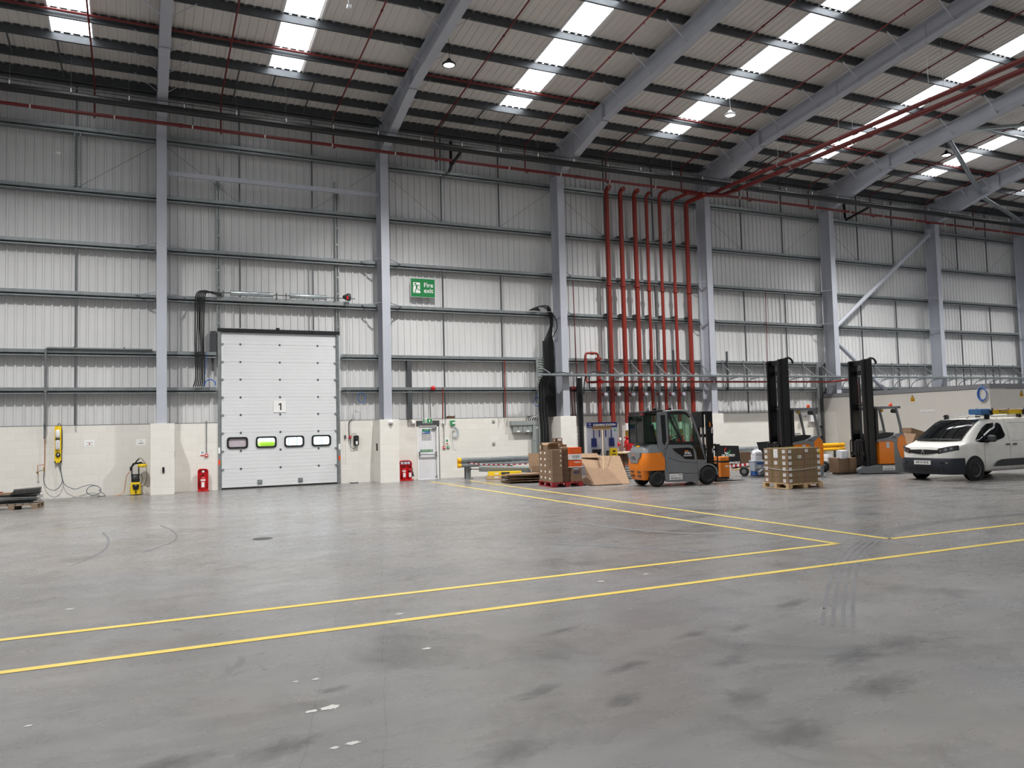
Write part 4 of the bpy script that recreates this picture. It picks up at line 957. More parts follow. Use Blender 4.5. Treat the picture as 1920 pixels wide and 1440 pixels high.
text('Fire', .245, 'white', (.22, -.003, .105), (1, 0, 0), (0, 0, 1), t, bold=.013); text('exit', .245, 'white', (.22, -.003, -.105), (1, 0, 0), (0, 0, 1), t, bold=.013)
t = thing('exit_sign', 'small hanging green exit sign with white panels over the fire door', 'sign', (9.69, 28.05, 2.18))
MB().box((-.18, 0, -.09), (.18, .05, .09)).build('panel', 'white', t)
MB().box((-.17, -.003, -.08), (-.12, 0, .08)).box((-.02, -.003, -.08), (.17, 0, .08)).box((-.12, -.003, -.08), (-.02, 0, -.065)).build('green_field', 'green_sign', t)
MB().prism([(0.03, 0), (.075, .05), (.12, 0), (.09, 0), (.09, -.05), (.06, -.05), (.06, 0)], 'y', -.006, -.002).build('arrow', 'white', t)
runner(t, -.115, -.06, .085, .125, -.001, 'green_sign', 'white')
for x in (-.14, .14):
    b = MB(); b.cyl((x, .025, .09), (x, .12, 1.22), .01, 6)
    for k in range(17): b.obox((x, .03 + k * .0055, .13 + k * .064), (.03, .02, .03))
    b.build('chain', 'dark_grey', t)
# grey switchgear and trunking
t = thing('switchgear', 'grey electrical trunking with two hanging boxes and a tall cabinet on the block wall', 'electrical cabinet', (0, FY, 0))
MB().box((13.2, -.2, 1.93), (14.56, 0, 2.11)).build('trunking', 'box_grey', t, .006)
for x in (13.3, 13.72):
    q = MB().box((x, -.17, 1.65), (x + .4, 0, 1.93)).build('meter_box', 'box_grey', t, .006)
    MB().box((x + .15, -.174, 1.67), (x + .28, -.17, 1.72)).build('label', 'paper', q)
    MB().cyl((x + .2, -.17, 1.86), (x + .2, -.185, 1.86), .02, 8).build('lock', 'dark_grey', q)
q = MB().box((14.15, -.19, .62), (14.56, 0, 1.93)).build('cabinet', 'box_grey', t, .006)
MB().box((14.3, -.194, 1.8), (14.42, -.19, 1.85)).build('label', 'paper', q); MB().cyl((14.2, -.19, 1.3), (14.2, -.2, 1.3), .02, 8).build('lock', 'dark_grey', q)
MB().box((13.9, -.06, 1.56), (14.0, 0, 1.65)).build('socket', 'galv', t)
b = MB()
for k in range(7): b.tube(smooth_path([(13.9 + k * .09, -.1, 2.1), (13.9 + k * .09, -.12, 2.2 + .03 * (k % 3)), (13.98 + k * .08, -.1, 2.3 - .02 * (k % 2)), (14.1 + k * .06, -.08, 2.2), (14.2 + k * .05, -.06, 2.3)], 4), .014, 6)
b.build('cable', 'dark_grey', t)
b = MB()
for k in range(4): b.tube(smooth_path([(14.02 + k * .1, -.13, 2.11), (14.05 + k * .1, -.15, 2.22), (14.2 + k * .08, -.12, 2.27), (14.45, -.1, 2.3 + k * .03), (14.5, -.06, 2.5)], 4), .013, 6)
b.build('white_cable', 'white_plastic', t)
o = tag(MB().box((29.0, 28.25, 1.78), (29.62, FY, 2.14)).build('wall_box', 'white_plastic', None, .01), 'wide white box on the block wall behind the first mast truck', 'box')
MB().box((29.2, 28.24, 1.83), (29.5, 28.25, 1.86)).build('seam', 'mid_grey', o)
o = tag(MB().cyl((28.5, 28.35, 2.1), (28.5, 28.1, 2.06), .05, 10).box((28.44, 28.1, 2.0), (28.62, 28.2, 2.1)).build('camera', 'silver'), 'small security camera on the wall behind the first mast truck', 'camera')
MB().cyl((28.53, 28.1, 2.05), (28.53, 28.08, 2.05), .03, 10).build('lens', 'black', o)
t = thing('cable_ladder', 'tall grey cable ladder with dark cables against the fifth pier behind the trucks', 'cable tray', (29.62, 28.2, 0))
b = MB().box((-.16, 0, .5), (.16, .06, 4.6)).box((-.19, -.04, .5), (-.16, .06, 4.6))
b.build('ladder', 'galv', t)
for k in range(3): MB().tube([(.02 + k * .05, -.03, 4.4), (.02 + k * .05, -.03, .5)], .025, 7).build('cable', 'dark_grey', t)
for z in (1.0, 1.5): MB().box((-.1, -.1, z), (.0, 0, z + .08)).build('switch', 'black', t)
# ---- fire extinguishers on red stands
def ext_stand(x, y, w, label, cyl, rz=0):
    t = thing('extinguisher_stand', label, 'extinguisher stand', (x, y, 0), rz)
    o_ = rrect(-w / 2, .02, w / 2, .74, .09 if w < .4 else .12, 5)
    b = MB().prism(o_, 'y', 0, .03).box((-w / 2 - .01, -.2, 0), (w / 2 + .01, .04, .045))
    n = len(o_); ii = [(a * .88, (c - .38) * .92 + .38) for a, c in o_]
    b.add([(a, -.055, c) for a, c in o_] + [(a, -.055, c) for a, c in ii] + [(a, .0, c) for a, c in o_] + [(a, .0, c) for a, c in ii],
          [(k, (k + 1) % n, n + (k + 1) % n, n + k) for k in range(n)] + [(k, (k + 1) % n, 2 * n + (k + 1) % n, 2 * n + k) for k in range(n)] + [(n + k, n + (k + 1) % n, 3 * n + (k + 1) % n, 3 * n + k) for k in range(n)])
    b.build('stand', 'red_gloss', t, .008)
    for (cx, hh, col, band) in cyl:
        pass
    return t
def extinguisher(x, y, h, r, label, horn=False):
    t = thing('fire_extinguisher', label, 'fire extinguisher', (x, y, .046))
    MB().lathe((0, 0, 0), [(0, 0), (r * .9, 0), (r, .02), (r, h * .78), (r * .75, h * .88), (r * .3, h * .92), (r * .3, h * .97), (0, h * .97)], 'z', 20).build('cylinder', 'red_gloss', t)
    MB().lathe((0, 0, 0), [(r + .001, h * .62), (r + .001, h * .74)], 'z', 20).build('band', 'white' if not horn else 'black', t)
    MB().box((-.05, -r - .004, h * .2), (.04, -r + .02, h * .55)).build('label', 'white', t)
    MB().box((-.02, -.1, h * .97), (.02, .04, h * 1.01)).bar((0, .03, h * 1.0), (0, -.12, h * 1.09), .02).cyl((0, 0, h * .95), (0, 0, h * 1.05), .02, 8).build('valve', 'black', t)
    if horn: MB().tube(smooth_path([(.02, 0, h * .98), (.1, -.02, h * .9), (.1, -.03, h * .6)], 4), .012, 6).cyl((.1, -.03, h * .62), (.1, -.06, h * .25), .02, 10, .045).build('horn', 'black', t)
    else: MB().tube(smooth_path([(-.02, 0, h * .98), (-.1, -.02, h * .85), (-.1, -.02, h * .4), (-.085, -.03, h * .25)], 4), .011, 6).build('hose', 'black', t)
t = ext_stand(1.90, 28.27, .33, 'slim red extinguisher stand beside the loading door frame', [])
MB().box((-.03, -.06, .62), (.04, -.052, .68)).build('symbol', 'white', t)
extinguisher(1.89, 28.13, .48, .078, 'red fire extinguisher on the slim stand beside the loading door')
t = ext_stand(8.86, 28.27, .5, 'wide red extinguisher stand between the second block pier and fire door', [])
for x in (-.13, .0, .12): MB().box((x - .05, -.063, .6), (x + .05, -.055, .69)).build('symbol', 'board_grey', t)
extinguisher(8.77, 28.13, .46, .07, 'red extinguisher with white band on the wide stand, nearer the pier')
extinguisher(8.99, 28.13, .44, .062, 'red extinguisher with black horn on the wide stand, nearer the fire door', True)
# litter at the wall foot
o = tag(MB().obox((6.88, 28.2, .02), (.2, .06, .03), (0, .1, .2)).obox((7.05, 28.25, .015), (.1, .05, .03), (0, 0, .5)).build('offcut', 'dark_grey'), 'dark offcut lying at the wall foot under the door control box', 'offcut')
# ================================================================ GOODS ON THE FLOOR
def pallet(label, x, y, rz, w, d, m, h=.144):
    """origin at the near corner; w along local x, d along local y"""
    t = thing('pallet', label, 'pallet', (x, y, 0), rz)
    b = MB(); n = 7; bw = w / (n + (n - 1) * .35)
    for i in range(n): b.box((i * bw * 1.35, 0, h - .022), (i * bw * 1.35 + bw, d, h))
    for k in range(3): b.box((0, k * (d - .1) / 2, h - .044), (w, k * (d - .1) / 2 + .1, h - .022))
    b.build('deck', m, t)
    for i in range(3):
        for k in range(3):
            bx, by = i * (w - .145) / 2, k * (d - .1) / 2
            MB().box((bx, by, .02), (bx + .145, by + .1, h - .044)).build('block', m, t)
    for i in range(3): MB().box((i * (w - .1) / 2, 0, 0), (i * (w - .1) / 2 + .1, d, .02)).build('bottom_board', m, t)
    return t
# pallet of metal strips at the picture's edge
def local(x, y, rz, p):
    return (x + p[0] * math.cos(rz) - p[1] * math.sin(rz), y + p[0] * math.sin(rz) + p[1] * math.cos(rz), p[2] if len(p) > 2 else 0)
PX, PY_, PR = -3.66, 24.70, R(-7)
pallet('old brown pallet under the heap of metal strips, near the block wall', PX, PY_, PR, 1.2, .8, 'pallet_old')
strip_m = ['galv', 'galv_dark', 'galv_bright', 'dark_grey', 'galv', 'galv_dark', 'galv_bright', 'galv']
rr = random.Random(3)
for i in range(14):
    z = .15 + i * .0175; L = rr.uniform(1.0, 1.25)
    c = local(PX, PY_, PR, (.57 + rr.uniform(-.06, .06), .12 + (i * .23) % .6))
    b = MB(); b.obox((0, 0, 0), (L, .14, .004)); b.obox((0, -.068, .006), (L, .004, .012)); b.obox((0, .068, .006), (L, .004, .012))
    o = tag(b.build('metal_strip', strip_m[i % 8], None, 0, (c[0], c[1], z)), 'long folded metal strip, %s up from the boards of the old brown pallet' % (ORD[i] if i < 13 else 'topmost'), 'metal strip', 'metal strips heaped on the old pallet')
    o.rotation_euler = (rr.uniform(-.04, .04), rr.uniform(-.012, .012), PR + rr.uniform(-.05, .05))
c = local(PX, PY_, PR, (.88, .3)); o = MB()
for k in range(22): o.obox((-.3 + k * .03, 0, .03), (.012, .5, .05), (.3, 0, 0))
o.obox((0, 0, .0), (.68, .5, .02))
o = tag(o.build('grating_panel', 'black', None, 0, (c[0], c[1], .415)), 'black toothed grating lying on top of the heap of metal strips', 'grating'); o.rotation_euler = (0, -.06, PR + .1)
c = local(PX, PY_, PR, (.3, .25)); o = tag(MB().obox((0, 0, 0), (.5, .3, .05)).build('torn_carton', 'card_light', None, 0, (c[0], c[1], .42)), 'torn brown carton lying on the metal strips', 'box'); o.rotation_euler = (0, 0, PR)
c = local(PX, PY_, PR, (.16, .3)); o = tag(MB().obox((0, 0, 0), (.34, .12, .03), (0, .06, 0)).build('red_bracket', 'red_pipe', None, 0, (c[0], c[1], .465)), 'red metal bracket on the torn carton at the frame edge', 'bracket'); o.rotation_euler = (0, 0, PR)

# ---- guard rails
def wprofile(z0, z1, y):
    h = z1 - z0; pts = [(0, 0), (-.02, .04), (-.085, .16), (-.085, .30), (-.015, .44), (-.015, .56), (-.085, .70), (-.085, .84), (-.02, .96), (0, 1)]
    return [(y + a, z0 + c * h) for a, c in pts]
def guard(label, x0, x1, y, posts, yellow, z0=.43, z1=.77):
    t = thing('guard_rail', label, 'guard rail', (0, 0, 0))
    pr = wprofile(z0, z1, y); pr2 = [(a + .006, c) for a, c in pr]
    b = MB()
    for i in range(len(pr) - 1):
        for P_ in (pr, pr2): b.add([(x0, *P_[i]), (x1, *P_[i]), (x1, *P_[i + 1]), (x0, *P_[i + 1])], [(0, 1, 2, 3)], True)
    b.build('rail', 'galv_bright', t)
    for px in posts:
        MB().box((px - .1, y + .02, 0), (px + .1, y + .03, z1)).box((px - .1, y + .15, 0), (px + .1, y + .16, z1)).box((px - .004, y + .02, 0), (px + .004, y + .16, z1)).box((px - .16, y - .06, 0), (px + .16, y + .22, .015)).build('post', 'galv', t)
        MB().cyl((px - .13, y - .03, .015), (px - .13, y - .03, .05), .015, 8).cyl((px + .13, y - .03, .015), (px + .13, y - .03, .05), .015, 8).cyl((px, y - .02, z0 + .17), (px, y - .05, z0 + .17), .02, 8).build('bolt', 'galv_dark', t)
    for a, c in yellow:
        pr = [(p - .012, q) for p, q in wprofile(z0 - .01, z1 + .01, y)]
        b = MB(); n = len(pr)
        poly = pr + [(y + .03, z1 + .01), (y + .03, z0 - .01)]
        b.prism(poly, 'x', a, c); b.build('end_cap', 'yellow_deep', t)
    return t
guard('galvanised guard rail with yellow end cap, standing before the block wall', 10.62, 15.2, 27.3, (10.98, 12.7, 14.6), [(10.55, 10.68)])
guard('galvanised guard rail with long yellow sleeve, behind the two mast trucks', 22.7, 29.6, 27.0, (23.2, 25.3, 27.4, 29.3), [(27.9, 29.7)])
def tape(name_label, pts, wd=.07):
    P_ = smooth_path(pts, 8); tot = 0; a = MB(); c = MB()
    for i in range(len(P_) - 1):
        k = int(i / 1.0) % 2
        (a if k else c).quad(P_[i] - Vector((0, 0, wd / 2)), P_[i + 1] - Vector((0, 0, wd / 2)), P_[i + 1] + Vector((0, 0, wd / 2)), P_[i] + Vector((0, 0, wd / 2)))
    o = tag(a.build('barrier_tape', 'white_plastic'), name_label, 'tape')
    c.build('red_stripe', 'red_stripe', o)
tape('red and white barrier tape sagging along the guard rail with yellow cap', [(10.98, 27.17, .58), (11.7, 27.16, .5), (12.5, 27.15, .47), (13.4, 27.1, .46), (14.2, 27.1, .46)], .035)
tape('red and white barrier tape strung low before the black boards', [(20.9, 24.7, .12), (21.6, 24.6, .16), (22.4, 24.4, .2)], .1)
tape('thin red and white barrier tape behind the lower black board', [(20.9, 25.6, .38), (22.0, 25.6, .28), (22.6, 25.6, .24)], .07)

# ---- boards, levels and flattened cardboard by the guard rail
t = tag(MB().obox((0, 0, 0), (1.9, .3, .17)).build('metal_decking', 'mid_grey', None, .004, (12.15, 26.62, .335)), 'bundle of grey perforated metal planks lying on the yellow boxes', 'metal decking')
t.rotation_euler = (.15, .045, R(-22))
b = MB()
for r_ in range(3):
    for k in range(14): b.box((-.93 + k * .125 + (r_ % 2) * .06, -.153, -.08 + r_ * .055), (-.83 + k * .125 + (r_ % 2) * .06, -.149, -.035 + r_ * .055))
for r_ in range(4):
    for k in range(15): b.box((-.93 + k * .125 + (r_ % 2) * .06, -.14 + r_ * .075, .085), (-.83 + k * .125 + (r_ % 2) * .06, -.08 + r_ * .075, .088))
b.build('perforation', 'box_grey', t)
MB().cyl((-1.3, .0, -.02), (-.95, .0, -.02), .018, 8).cyl((-1.3, 0, -.02), (-1.22, 0, -.02), .035, 10).build('rod', 'dark_grey', t)
for i, (z, m_, lab, L, yy) in enumerate(((.075, 'pallet_wood', 'pale long carton at the bottom under the grey metal planks', 1.35, 26.2), (.21, 'yellow', 'bright yellow long carton between the metal planks and the pale carton', 1.2, 26.25))):
    o = tag(MB().obox((0, 0, 0), (L, .3, .13)).build('long_carton', m_, None, 0, (11.95 + i * .02, yy, z)), lab, 'box'); o.rotation_euler = (0, 0, R(-24))
    MB().obox((-L / 2 - .003, 0, 0), (.008, .3, .13)).build('end_flap', 'black', o)
    q = MB().obox((-.3, -.152, .0), (.14, .004, .05)).build('label', 'white', o)
    MB().obox((.02, -.152, .0), (.3, .004, .09)).build('print', 'dark_grey', o)
for i in range(11):
    z = .02 + i * .026
    o = MB().obox((0, 0, 0), (1.35 - .03 * i + rr.uniform(-.1, .1), .95 + rr.uniform(-.15, .1), .012))
    o.obox((.3, -.3, .006), (.6, .3, .008), (0, -.05, 0))
    x, y = 11.72 + rr.uniform(-.1, .1), 24.15 + rr.uniform(-.15, .15)
    o = tag(o.build('cardboard_sheet', ['card_dark', 'card_dark', 'card'][i % 3] if i < 10 else 'card_light', None, 0, (x, y, z)), ('topmost pale sheet of the flattened cardboard heap beside the red pallet' if i == 10 else 'flattened brown cardboard sheet, %s from the floor in the heap beside the red pallet' % ORD[i]), 'cardboard', 'flattened cardboard heap')
    o.rotation_euler = (rr.uniform(-.02, .02), rr.uniform(-.025, .02), R(-20) + rr.uniform(-.25, .25))
def openbox(name, label, loc, rz, d, m, flaps=(1, 1, 1, 1), fa=.7, cat='box', group=None):
    t = thing(name, label, cat, loc, rz, group); w, l, h = d; b = MB(); th = .008
    b.box((-w / 2, -l / 2, 0), (w / 2, l / 2, th)); b.box((-w / 2, -l / 2, 0), (-w / 2 + th, l / 2, h)); b.box((w / 2 - th, -l / 2, 0), (w / 2, l / 2, h)); b.box((-w / 2, -l / 2, 0), (w / 2, -l / 2 + th, h)); b.box((-w / 2, l / 2 - th, 0), (w / 2, l / 2, h))
    b.build('carton', m, t); fl_ = min(w, l) * .5
    for k, on in enumerate(flaps):
        if not on: continue
        if k < 2:
            s = -1 if k == 0 else 1; a = fa * s
            MB().obox((0, s * (l / 2 + fl_ / 2 * math.sin(fa)), h + fl_ / 2 * math.cos(fa)), (w, .006, fl_), (-a, 0, 0)).build('flap', m, t)
        else:
            s = -1 if k == 2 else 1; a = fa * s
            MB().obox((s * (w / 2 + fl_ / 2 * math.sin(fa)), 0, h + fl_ / 2 * math.cos(fa)), (.006, l, fl_), (0, a, 0)).build('flap', m, t)
    return t
t = openbox('carton', 'opened brown carton with white label beside the cardboard heap', (12.75, 24.95, .28), R(20), (.45, .4, .2), 'card_light', (1, 0, 0, 1), .9)
MB().obox((-.1, -.255, .15), (.16, .004, .09)).build('label', 'white', t)
o = tag(MB().obox((0, 0, 0), (.5, .44, .275)).build('carton', 'card_dark', None, .005, (12.75, 24.95, .14)), 'closed dark carton on the floor under the opened carton beside the cardboard heap', 'box'); o.rotation_euler = (0, 0, R(20))
o = tag(MB().obox((0, 0, 0), (.9, .6, .012)).build('cardboard_sheet', 'card_light', None, 0, (13.05, 25.45, .62)), 'pale cardboard sheet leaning upright behind the carton stack on the red pallet', 'cardboard'); o.rotation_euler = (R(78), 0, R(-15))
# ---- red pallet with brown cartons
QX, QY, QR = 11.29, 21.30, R(-7)
pallet('red pallet under the tall stack of small brown cartons', QX, QY, QR, 1.0, 1.2, 'pallet_red', .15)
def carton(p, d, label, m='card', group=None, labels=(), cat='box', name='carton', base=(QX, QY, QR)):
    """p: near corner in pallet coordinates"""
    c = local(base[0], base[1], base[2], (p[0] + d[0] / 2, p[1] + d[1] / 2, p[2]))
    g = .003
    o = MB().box((-d[0] / 2 + g, -d[1] / 2 + g, 0), (d[0] / 2 - g, d[1] / 2 - g, d[2] - .002)).build(name, m, None, .004, c)
    o.rotation_euler = (0, 0, base[2]); tag(o, label, cat, group)
    MB().box((-d[0] / 2 + g - .001, -.02, d[2] * .0 + .01), (-d[0] / 2 + g + .02, .02, d[2] - .001)).box((-d[0] / 2 + .01, -.02, d[2] - .004), (d[0] / 2 - .01, .02, d[2] - .001)).build('tape', 'card_light', o)
    for face, u, v, w, h, mm in labels:
        b = MB()
        if face == 'x': b.box((-d[0] / 2 + g - .003, -d[1] / 2 + u, v), (-d[0] / 2 + g, -d[1] / 2 + u + w, v + h))
        else: b.box((-d[0] / 2 + u, -d[1] / 2 + g - .003, v), (-d[0] / 2 + u + w, -d[1] / 2 + g, v + h))
        b.build('paper_label' if mm != 'dark_grey' else 'print', mm, o)
    return o
G1 = 'small brown cartons on the red pallet'
zs = [(.15, .205), (.355, .205), (.56, .145), (.705, .145), (.85, .145), (.995, .145)]
def layer(i, n): return 'lowest' if i == 0 else 'topmost' if i == n - 1 else ORD[i] + ' up'
for i, (z, h) in enumerate(zs):                       # near corner stack
    L = [('x', .17, .08, .09, .06, 'white')] if i < 2 else [('x', .1, .1, .2, .02, 'dark_grey'), ('x', .1, .04, .16, .025, 'dark_grey'), ('y', .27, .08, .035, .04, 'white')]
    carton((0, .0, z), (.34, .4, h), '%s carton at the near corner of the red pallet' % layer(i, 6), 'card', G1, L)
for c_, y0 in enumerate((.41, .80)):
    for i in range(5):
        z = .15 + i * .19
        carton((.0 + .01 * c_, y0, z), (.36, .38, .19), '%s carton in the %s column behind the near corner of the red pallet' % (layer(i, 5), ORD[c_]), 'card', G1, [('x', .15, .09, .1, .06, 'white')])
for c_, y0 in enumerate((.12, .55)):
    for i in range(6):
        z = .15 + i * .165
        carton((.37, y0, z), (.27, .42, .165), '%s plain carton in the inner %s column of the red pallet' % (layer(i, 6), 'front' if c_ == 0 else 'back'), 'card_dark', G1)
carton((.36, .14, 1.14), (.3, .42, .06), 'flat carton lid lying over the inner front column of the red pallet', 'card_light', G1)
openbox('carton', 'opened carton with raised flap on top of the red pallet stack', local(QX, QY, QR, (.2, .62, 1.105)), QR, (.34, .4, .16), 'card', (1, 1, 0, 0), 1.1)
carton((.02, .95, 1.10), (.26, .22, .18), 'small carton with white tag on the far end of the red pallet stack', 'card', None, [('x', .08, .05, .05, .1, 'white')])
carton((.38, .68, 1.14), (.26, .36, .21), 'carton highest but one on the red pallet, with small white label', 'card', None, [('y', .05, .12, .12, .03, 'white')])
carton((.40, .7, 1.35), (.24, .28, .13), 'topmost little carton with white label on the red pallet', 'card_dark', None, [('y', .08, .04, .13, .07, 'white'), ('x', .05, .03, .04, .07, 'white')])
carton((.66, .62, 1.14), (.09, .2, .14), 'narrow little carton standing behind the flat lid on the red pallet', 'card_light')
carton((.64, .02, .15), (.34, .5, .13), 'flat brown carton at the foot of the printed carton, red pallet', 'card')
o = carton((.64, .02, .28), (.34, .5, .28), 'brown carton with dark blue lettering on the red pallet', 'card')
text('ADI', .13, 'navy', (.0, -.25, .15), (1, 0, 0), (0, 0, 1), o, bold=.03)
MB().box((-.1, -.252, .24), (.05, -.248, .278)).build('paper_label', 'cooler_grey', o)
for z, h, lab, bars in ((.58, .22, 'lower orange and white carton on the red pallet', False), (.82, .37, 'upper orange and white carton with barcode on the red pallet', True)):
    o = carton((.58, .04, z), (.42, .42, h), lab, 'orange_box')
    MB().box((-.2, -.212, .0), (.2, -.206, h * (.45 if bars else .12))).box((-.212, -.205, 0), (-.206, .2, h * (.45 if bars else .12))).build('white_band', 'white', o)
    MB().box((-.02, -.213, h * .62), (.15, -.207, h * .66)).box((-.05, -.213, h * .72), (.17, -.207, h * .8)).build('print', 'white' if not bars else 'orange', o)
    MB().prism([(.0, h * .8), (.05, h * .72), (0, h * .62), (-.05, h * .72)], 'x', -.213, -.207).build('mark', 'black', o)
    if bars:
        b = MB()
        for k in range(12): b.box((-.1 + k * .02, -.2135, .04), (-.1 + k * .02 + (.006 + .006 * (k % 3 == 0)), -.2125, .13))
        b.build('barcode', 'dark_grey', o)
carton((1.02, .5, .0), (.3, .35, .3), 'white and orange carton on the floor behind the red pallet', 'white', None, [('y', .05, .04, .1, .2, 'orange_box')])
carton((1.02, .5, .3), (.28, .33, .28), 'pale green carton stacked behind the red pallet', 'cooler_grey', None, [('y', .02, .03, .08, .2, 'white')])
# ---- cardboard leaning before the cleaning board
def sheet3(name, pts, label, m, th=.014, folds=True):
    a, b_, c, d = [Vector(p) for p in pts]; n = (b_ - a).cross(d - a).normalized() * th
    b = MB(); P_ = [a, b_, c, d, a + n, b_ + n, c + n, d + n]
    b.add(P_, [(0, 3, 2, 1), (4, 5, 6, 7), (0, 1, 5, 4), (1, 2, 6, 5), (2, 3, 7, 6), (3, 0, 4, 7)])
    o = tag(b.build(name, m), label, 'cardboard')
    return o, (a, b_, c, d, n.normalized() * (th + .001))
def decal(parent, fr, u0, v0, u1, v1, m, name='print'):
    a, b_, c, d, n = fr
    q = lambda u, v: a + (b_ - a) * u * (1 - v) + (c - d) * u * v + (d - a) * v + n
    return MB().quad(q(u0, v0), q(u1, v0), q(u1, v1), q(u0, v1)).build(name, m, parent)
o, fr = sheet3('cardboard_sheet', [(12.52, 21.25, .0), (13.85, 20.98, .0), (14.62, 22.72, .80), (13.08, 22.72, .86)], 'large brown cardboard sheet leaning before the cleaning board', 'card_light')
decal(o, fr, .40, .45, .43, .9, 'card_dark', 'fold_mark')
o, fr = sheet3('cardboard_sheet', [(12.58, 21.08, .01), (13.5, 20.9, .02), (13.55, 21.75, .47), (12.78, 22.1, .50)], 'smaller cardboard sheet with printed marks lying on the large leaning sheet', 'card')
decal(o, fr, .2, .62, .3, .7, 'cooler_grey', 'paper_label'); decal(o, fr, .02, .3, .98, .315, 'card_dark', 'fold_mark'); decal(o, fr, .55, .55, .62, .6, 'card_dark'); decal(o, fr, .62, .6, .66, .78, 'card_dark')
o, fr = sheet3('cardboard_sheet', [(12.45, 21.4, .02), (12.62, 21.05, .015), (12.92, 22.2, .62), (12.75, 22.6, .84)], 'folded cardboard wing at the side of the large leaning sheet', 'card_dark')
o, fr = sheet3('cardboard_sheet', [(13.06, 22.55, .80), (13.7, 22.45, .78), (13.72, 22.7, .92), (13.08, 22.72, .93)], 'pale turned-over flap along the top of the large leaning sheet', 'card_light')
# ---- cleaning station board with its tools
cb = thing('shadow_board', 'pale cleaning station board with navy header and hanging tools', 'notice board', (14.12, 22.98, 0), R(-2))
MB().prism(rrect(-.585, .02, .585, 1.95, .02), 'y', 0, .03).build('board', 'board_grey', cb)
hd = MB().box((-.587, -.006, 1.78), (.587, .0, 1.952)).build('header', 'navy', cb)
text('CLEANING STATION', .092, 'white', (.1, -.007, 1.86), (1, 0, 0), (0, 0, 1), hd, bold=.03)
MB().prism([(-.52, 1.9), (-.49, 1.92), (-.42, 1.90), (-.44, 1.87), (-.48, 1.88)], 'y', -.009, -.006).box((-.54, -.009, 1.81), (-.4, -.006, 1.825)).build('emblem', 'cooler_grey', hd)
MB().lathe((.5, 0, 1.68), [(0, -.004), (.035, -.004), (.035, 0)], 'y', 16).build('green_dot', 'green', cb)
for s in (-1, 1): MB().box((s * .5 - .03, -.2, 0), (s * .5 + .03, .3, .04)).build('foot', 'galv', cb)
def on_board(x, z, y=-.02): return local(14.12, 22.98, R(-2), (x, y, z))
for x, lab in ((-.34, 'navy dustpan hanging on the cleaning board, nearer the red pallet'), (.34, 'navy dustpan hanging on the cleaning board, nearer the red valves')):
    t = thing('dustpan', lab, 'dustpan', on_board(x, 0), R(-2), 'navy dustpans on the cleaning board')
    MB().prism([(-.09, 1.42), (.09, 1.42), (.11, 1.13), (-.1, 1.13)], 'y', -.03, 0).build('pan', 'navy', t, .01)
    MB().box((-.012, -.03, 1.42), (.012, 0, 1.72)).build('handle', 'navy', t)
for x, lab in ((-.12, 'slim navy brush handle on the cleaning board, beside the broom'), (.12, 'slim navy brush handle on the cleaning board, beside the green dot')):
    o = tag(MB().box((-.014, -.03, 1.45), (.014, 0, 1.74)).build('brush_handle', 'navy', None, .004, on_board(x, 0)), lab, 'brush', 'slim navy handles on the cleaning board')
    MB().box((-.02, -.035, 1.72), (.02, -.0, 1.76)).build('hook', 'black', o)
o = tag(MB().prism([(-.15, 1.05), (.17, 1.05), (.13, .92), (.1, .87), (-.15, .88)], 'y', -.1, 0).build('dustpan', 'black', None, .01, on_board(-.27, 0)), 'wide black dustpan clipped low on the cleaning board', 'dustpan')
MB().box((.0, -.12, .9), (.12, -.1, .95)).build('handle', 'black_gloss', o)
t = thing('spray_bottle', 'black spray bottle on the cleaning board beside the yellow floor sign', 'spray bottle', on_board(.12, .66, -.09), R(-2))
MB().lathe((0, 0, 0), [(0, 0), (.045, 0), (.05, .05), (.05, .17), (.025, .25), (.02, .27), (0, .27)], 'z', 14).build('bottle', 'black', t)
MB().box((-.02, -.02, .27), (.07, .02, .33)).bar((.03, 0, .28), (.06, 0, .22), .012).build('trigger', 'black', t)
MB().box((-.6 + .0, -.14, -.02), (-.0, -.0, -.0)).obox((.1, -.05, -.012), (.62, .12, .02)).build('shelf', 'board_grey', cb, 0, (.12, -.03, .66)) if False else None
MB().box((0, -.16, .63), (.5, 0, .655)).build('shelf', 'board_grey', cb)
t = thing('wet_floor_sign', 'folded yellow wet floor sign standing on the cleaning board shelf', 'sign', on_board(.36, .656, -.09), R(-2))
MB().prism([(-.14, 0), (.14, 0), (.13, .36), (.1, .41), (-.1, .41), (-.13, .36)], 'y', -.05, -.02).build('front_panel', 'yellow', t, .008)
MB().prism([(-.14, 0), (.14, 0), (.13, .36), (.1, .41), (-.1, .41), (-.13, .36)], 'y', .0, .03).build('back_panel', 'yellow', t, .008)
MB().box((-.05, -.054, .29), (.06, -.05, .34)).build('carry_slot', 'black', t)
MB().box((-.08, -.054, .2), (.08, -.05, .225)).build('print', 'dark_grey', t)
MB().prism([(-.07, .03), (.07, .03), (0, .15)], 'y', -.054, -.05).build('warning_triangle', 'red_gloss', t)
t = thing('broom', 'long wooden broom standing head up against the cleaning board', 'broom', (0, 0, 0))
MB().cyl((13.32, 21.66, .34), (14.02, 22.8, 1.70), .014, 8).build('handle', 'wood_pale', t)
MB().obox((14.02, 22.81, 1.72), (.66, .06, .045), (0, 0, R(-3))).build('head', 'wood_pale', t)
MB().obox((14.02, 22.83, 1.775), (.68, .09, .08), (-.2, 0, R(-3))).build('bristles', 'brush', t)
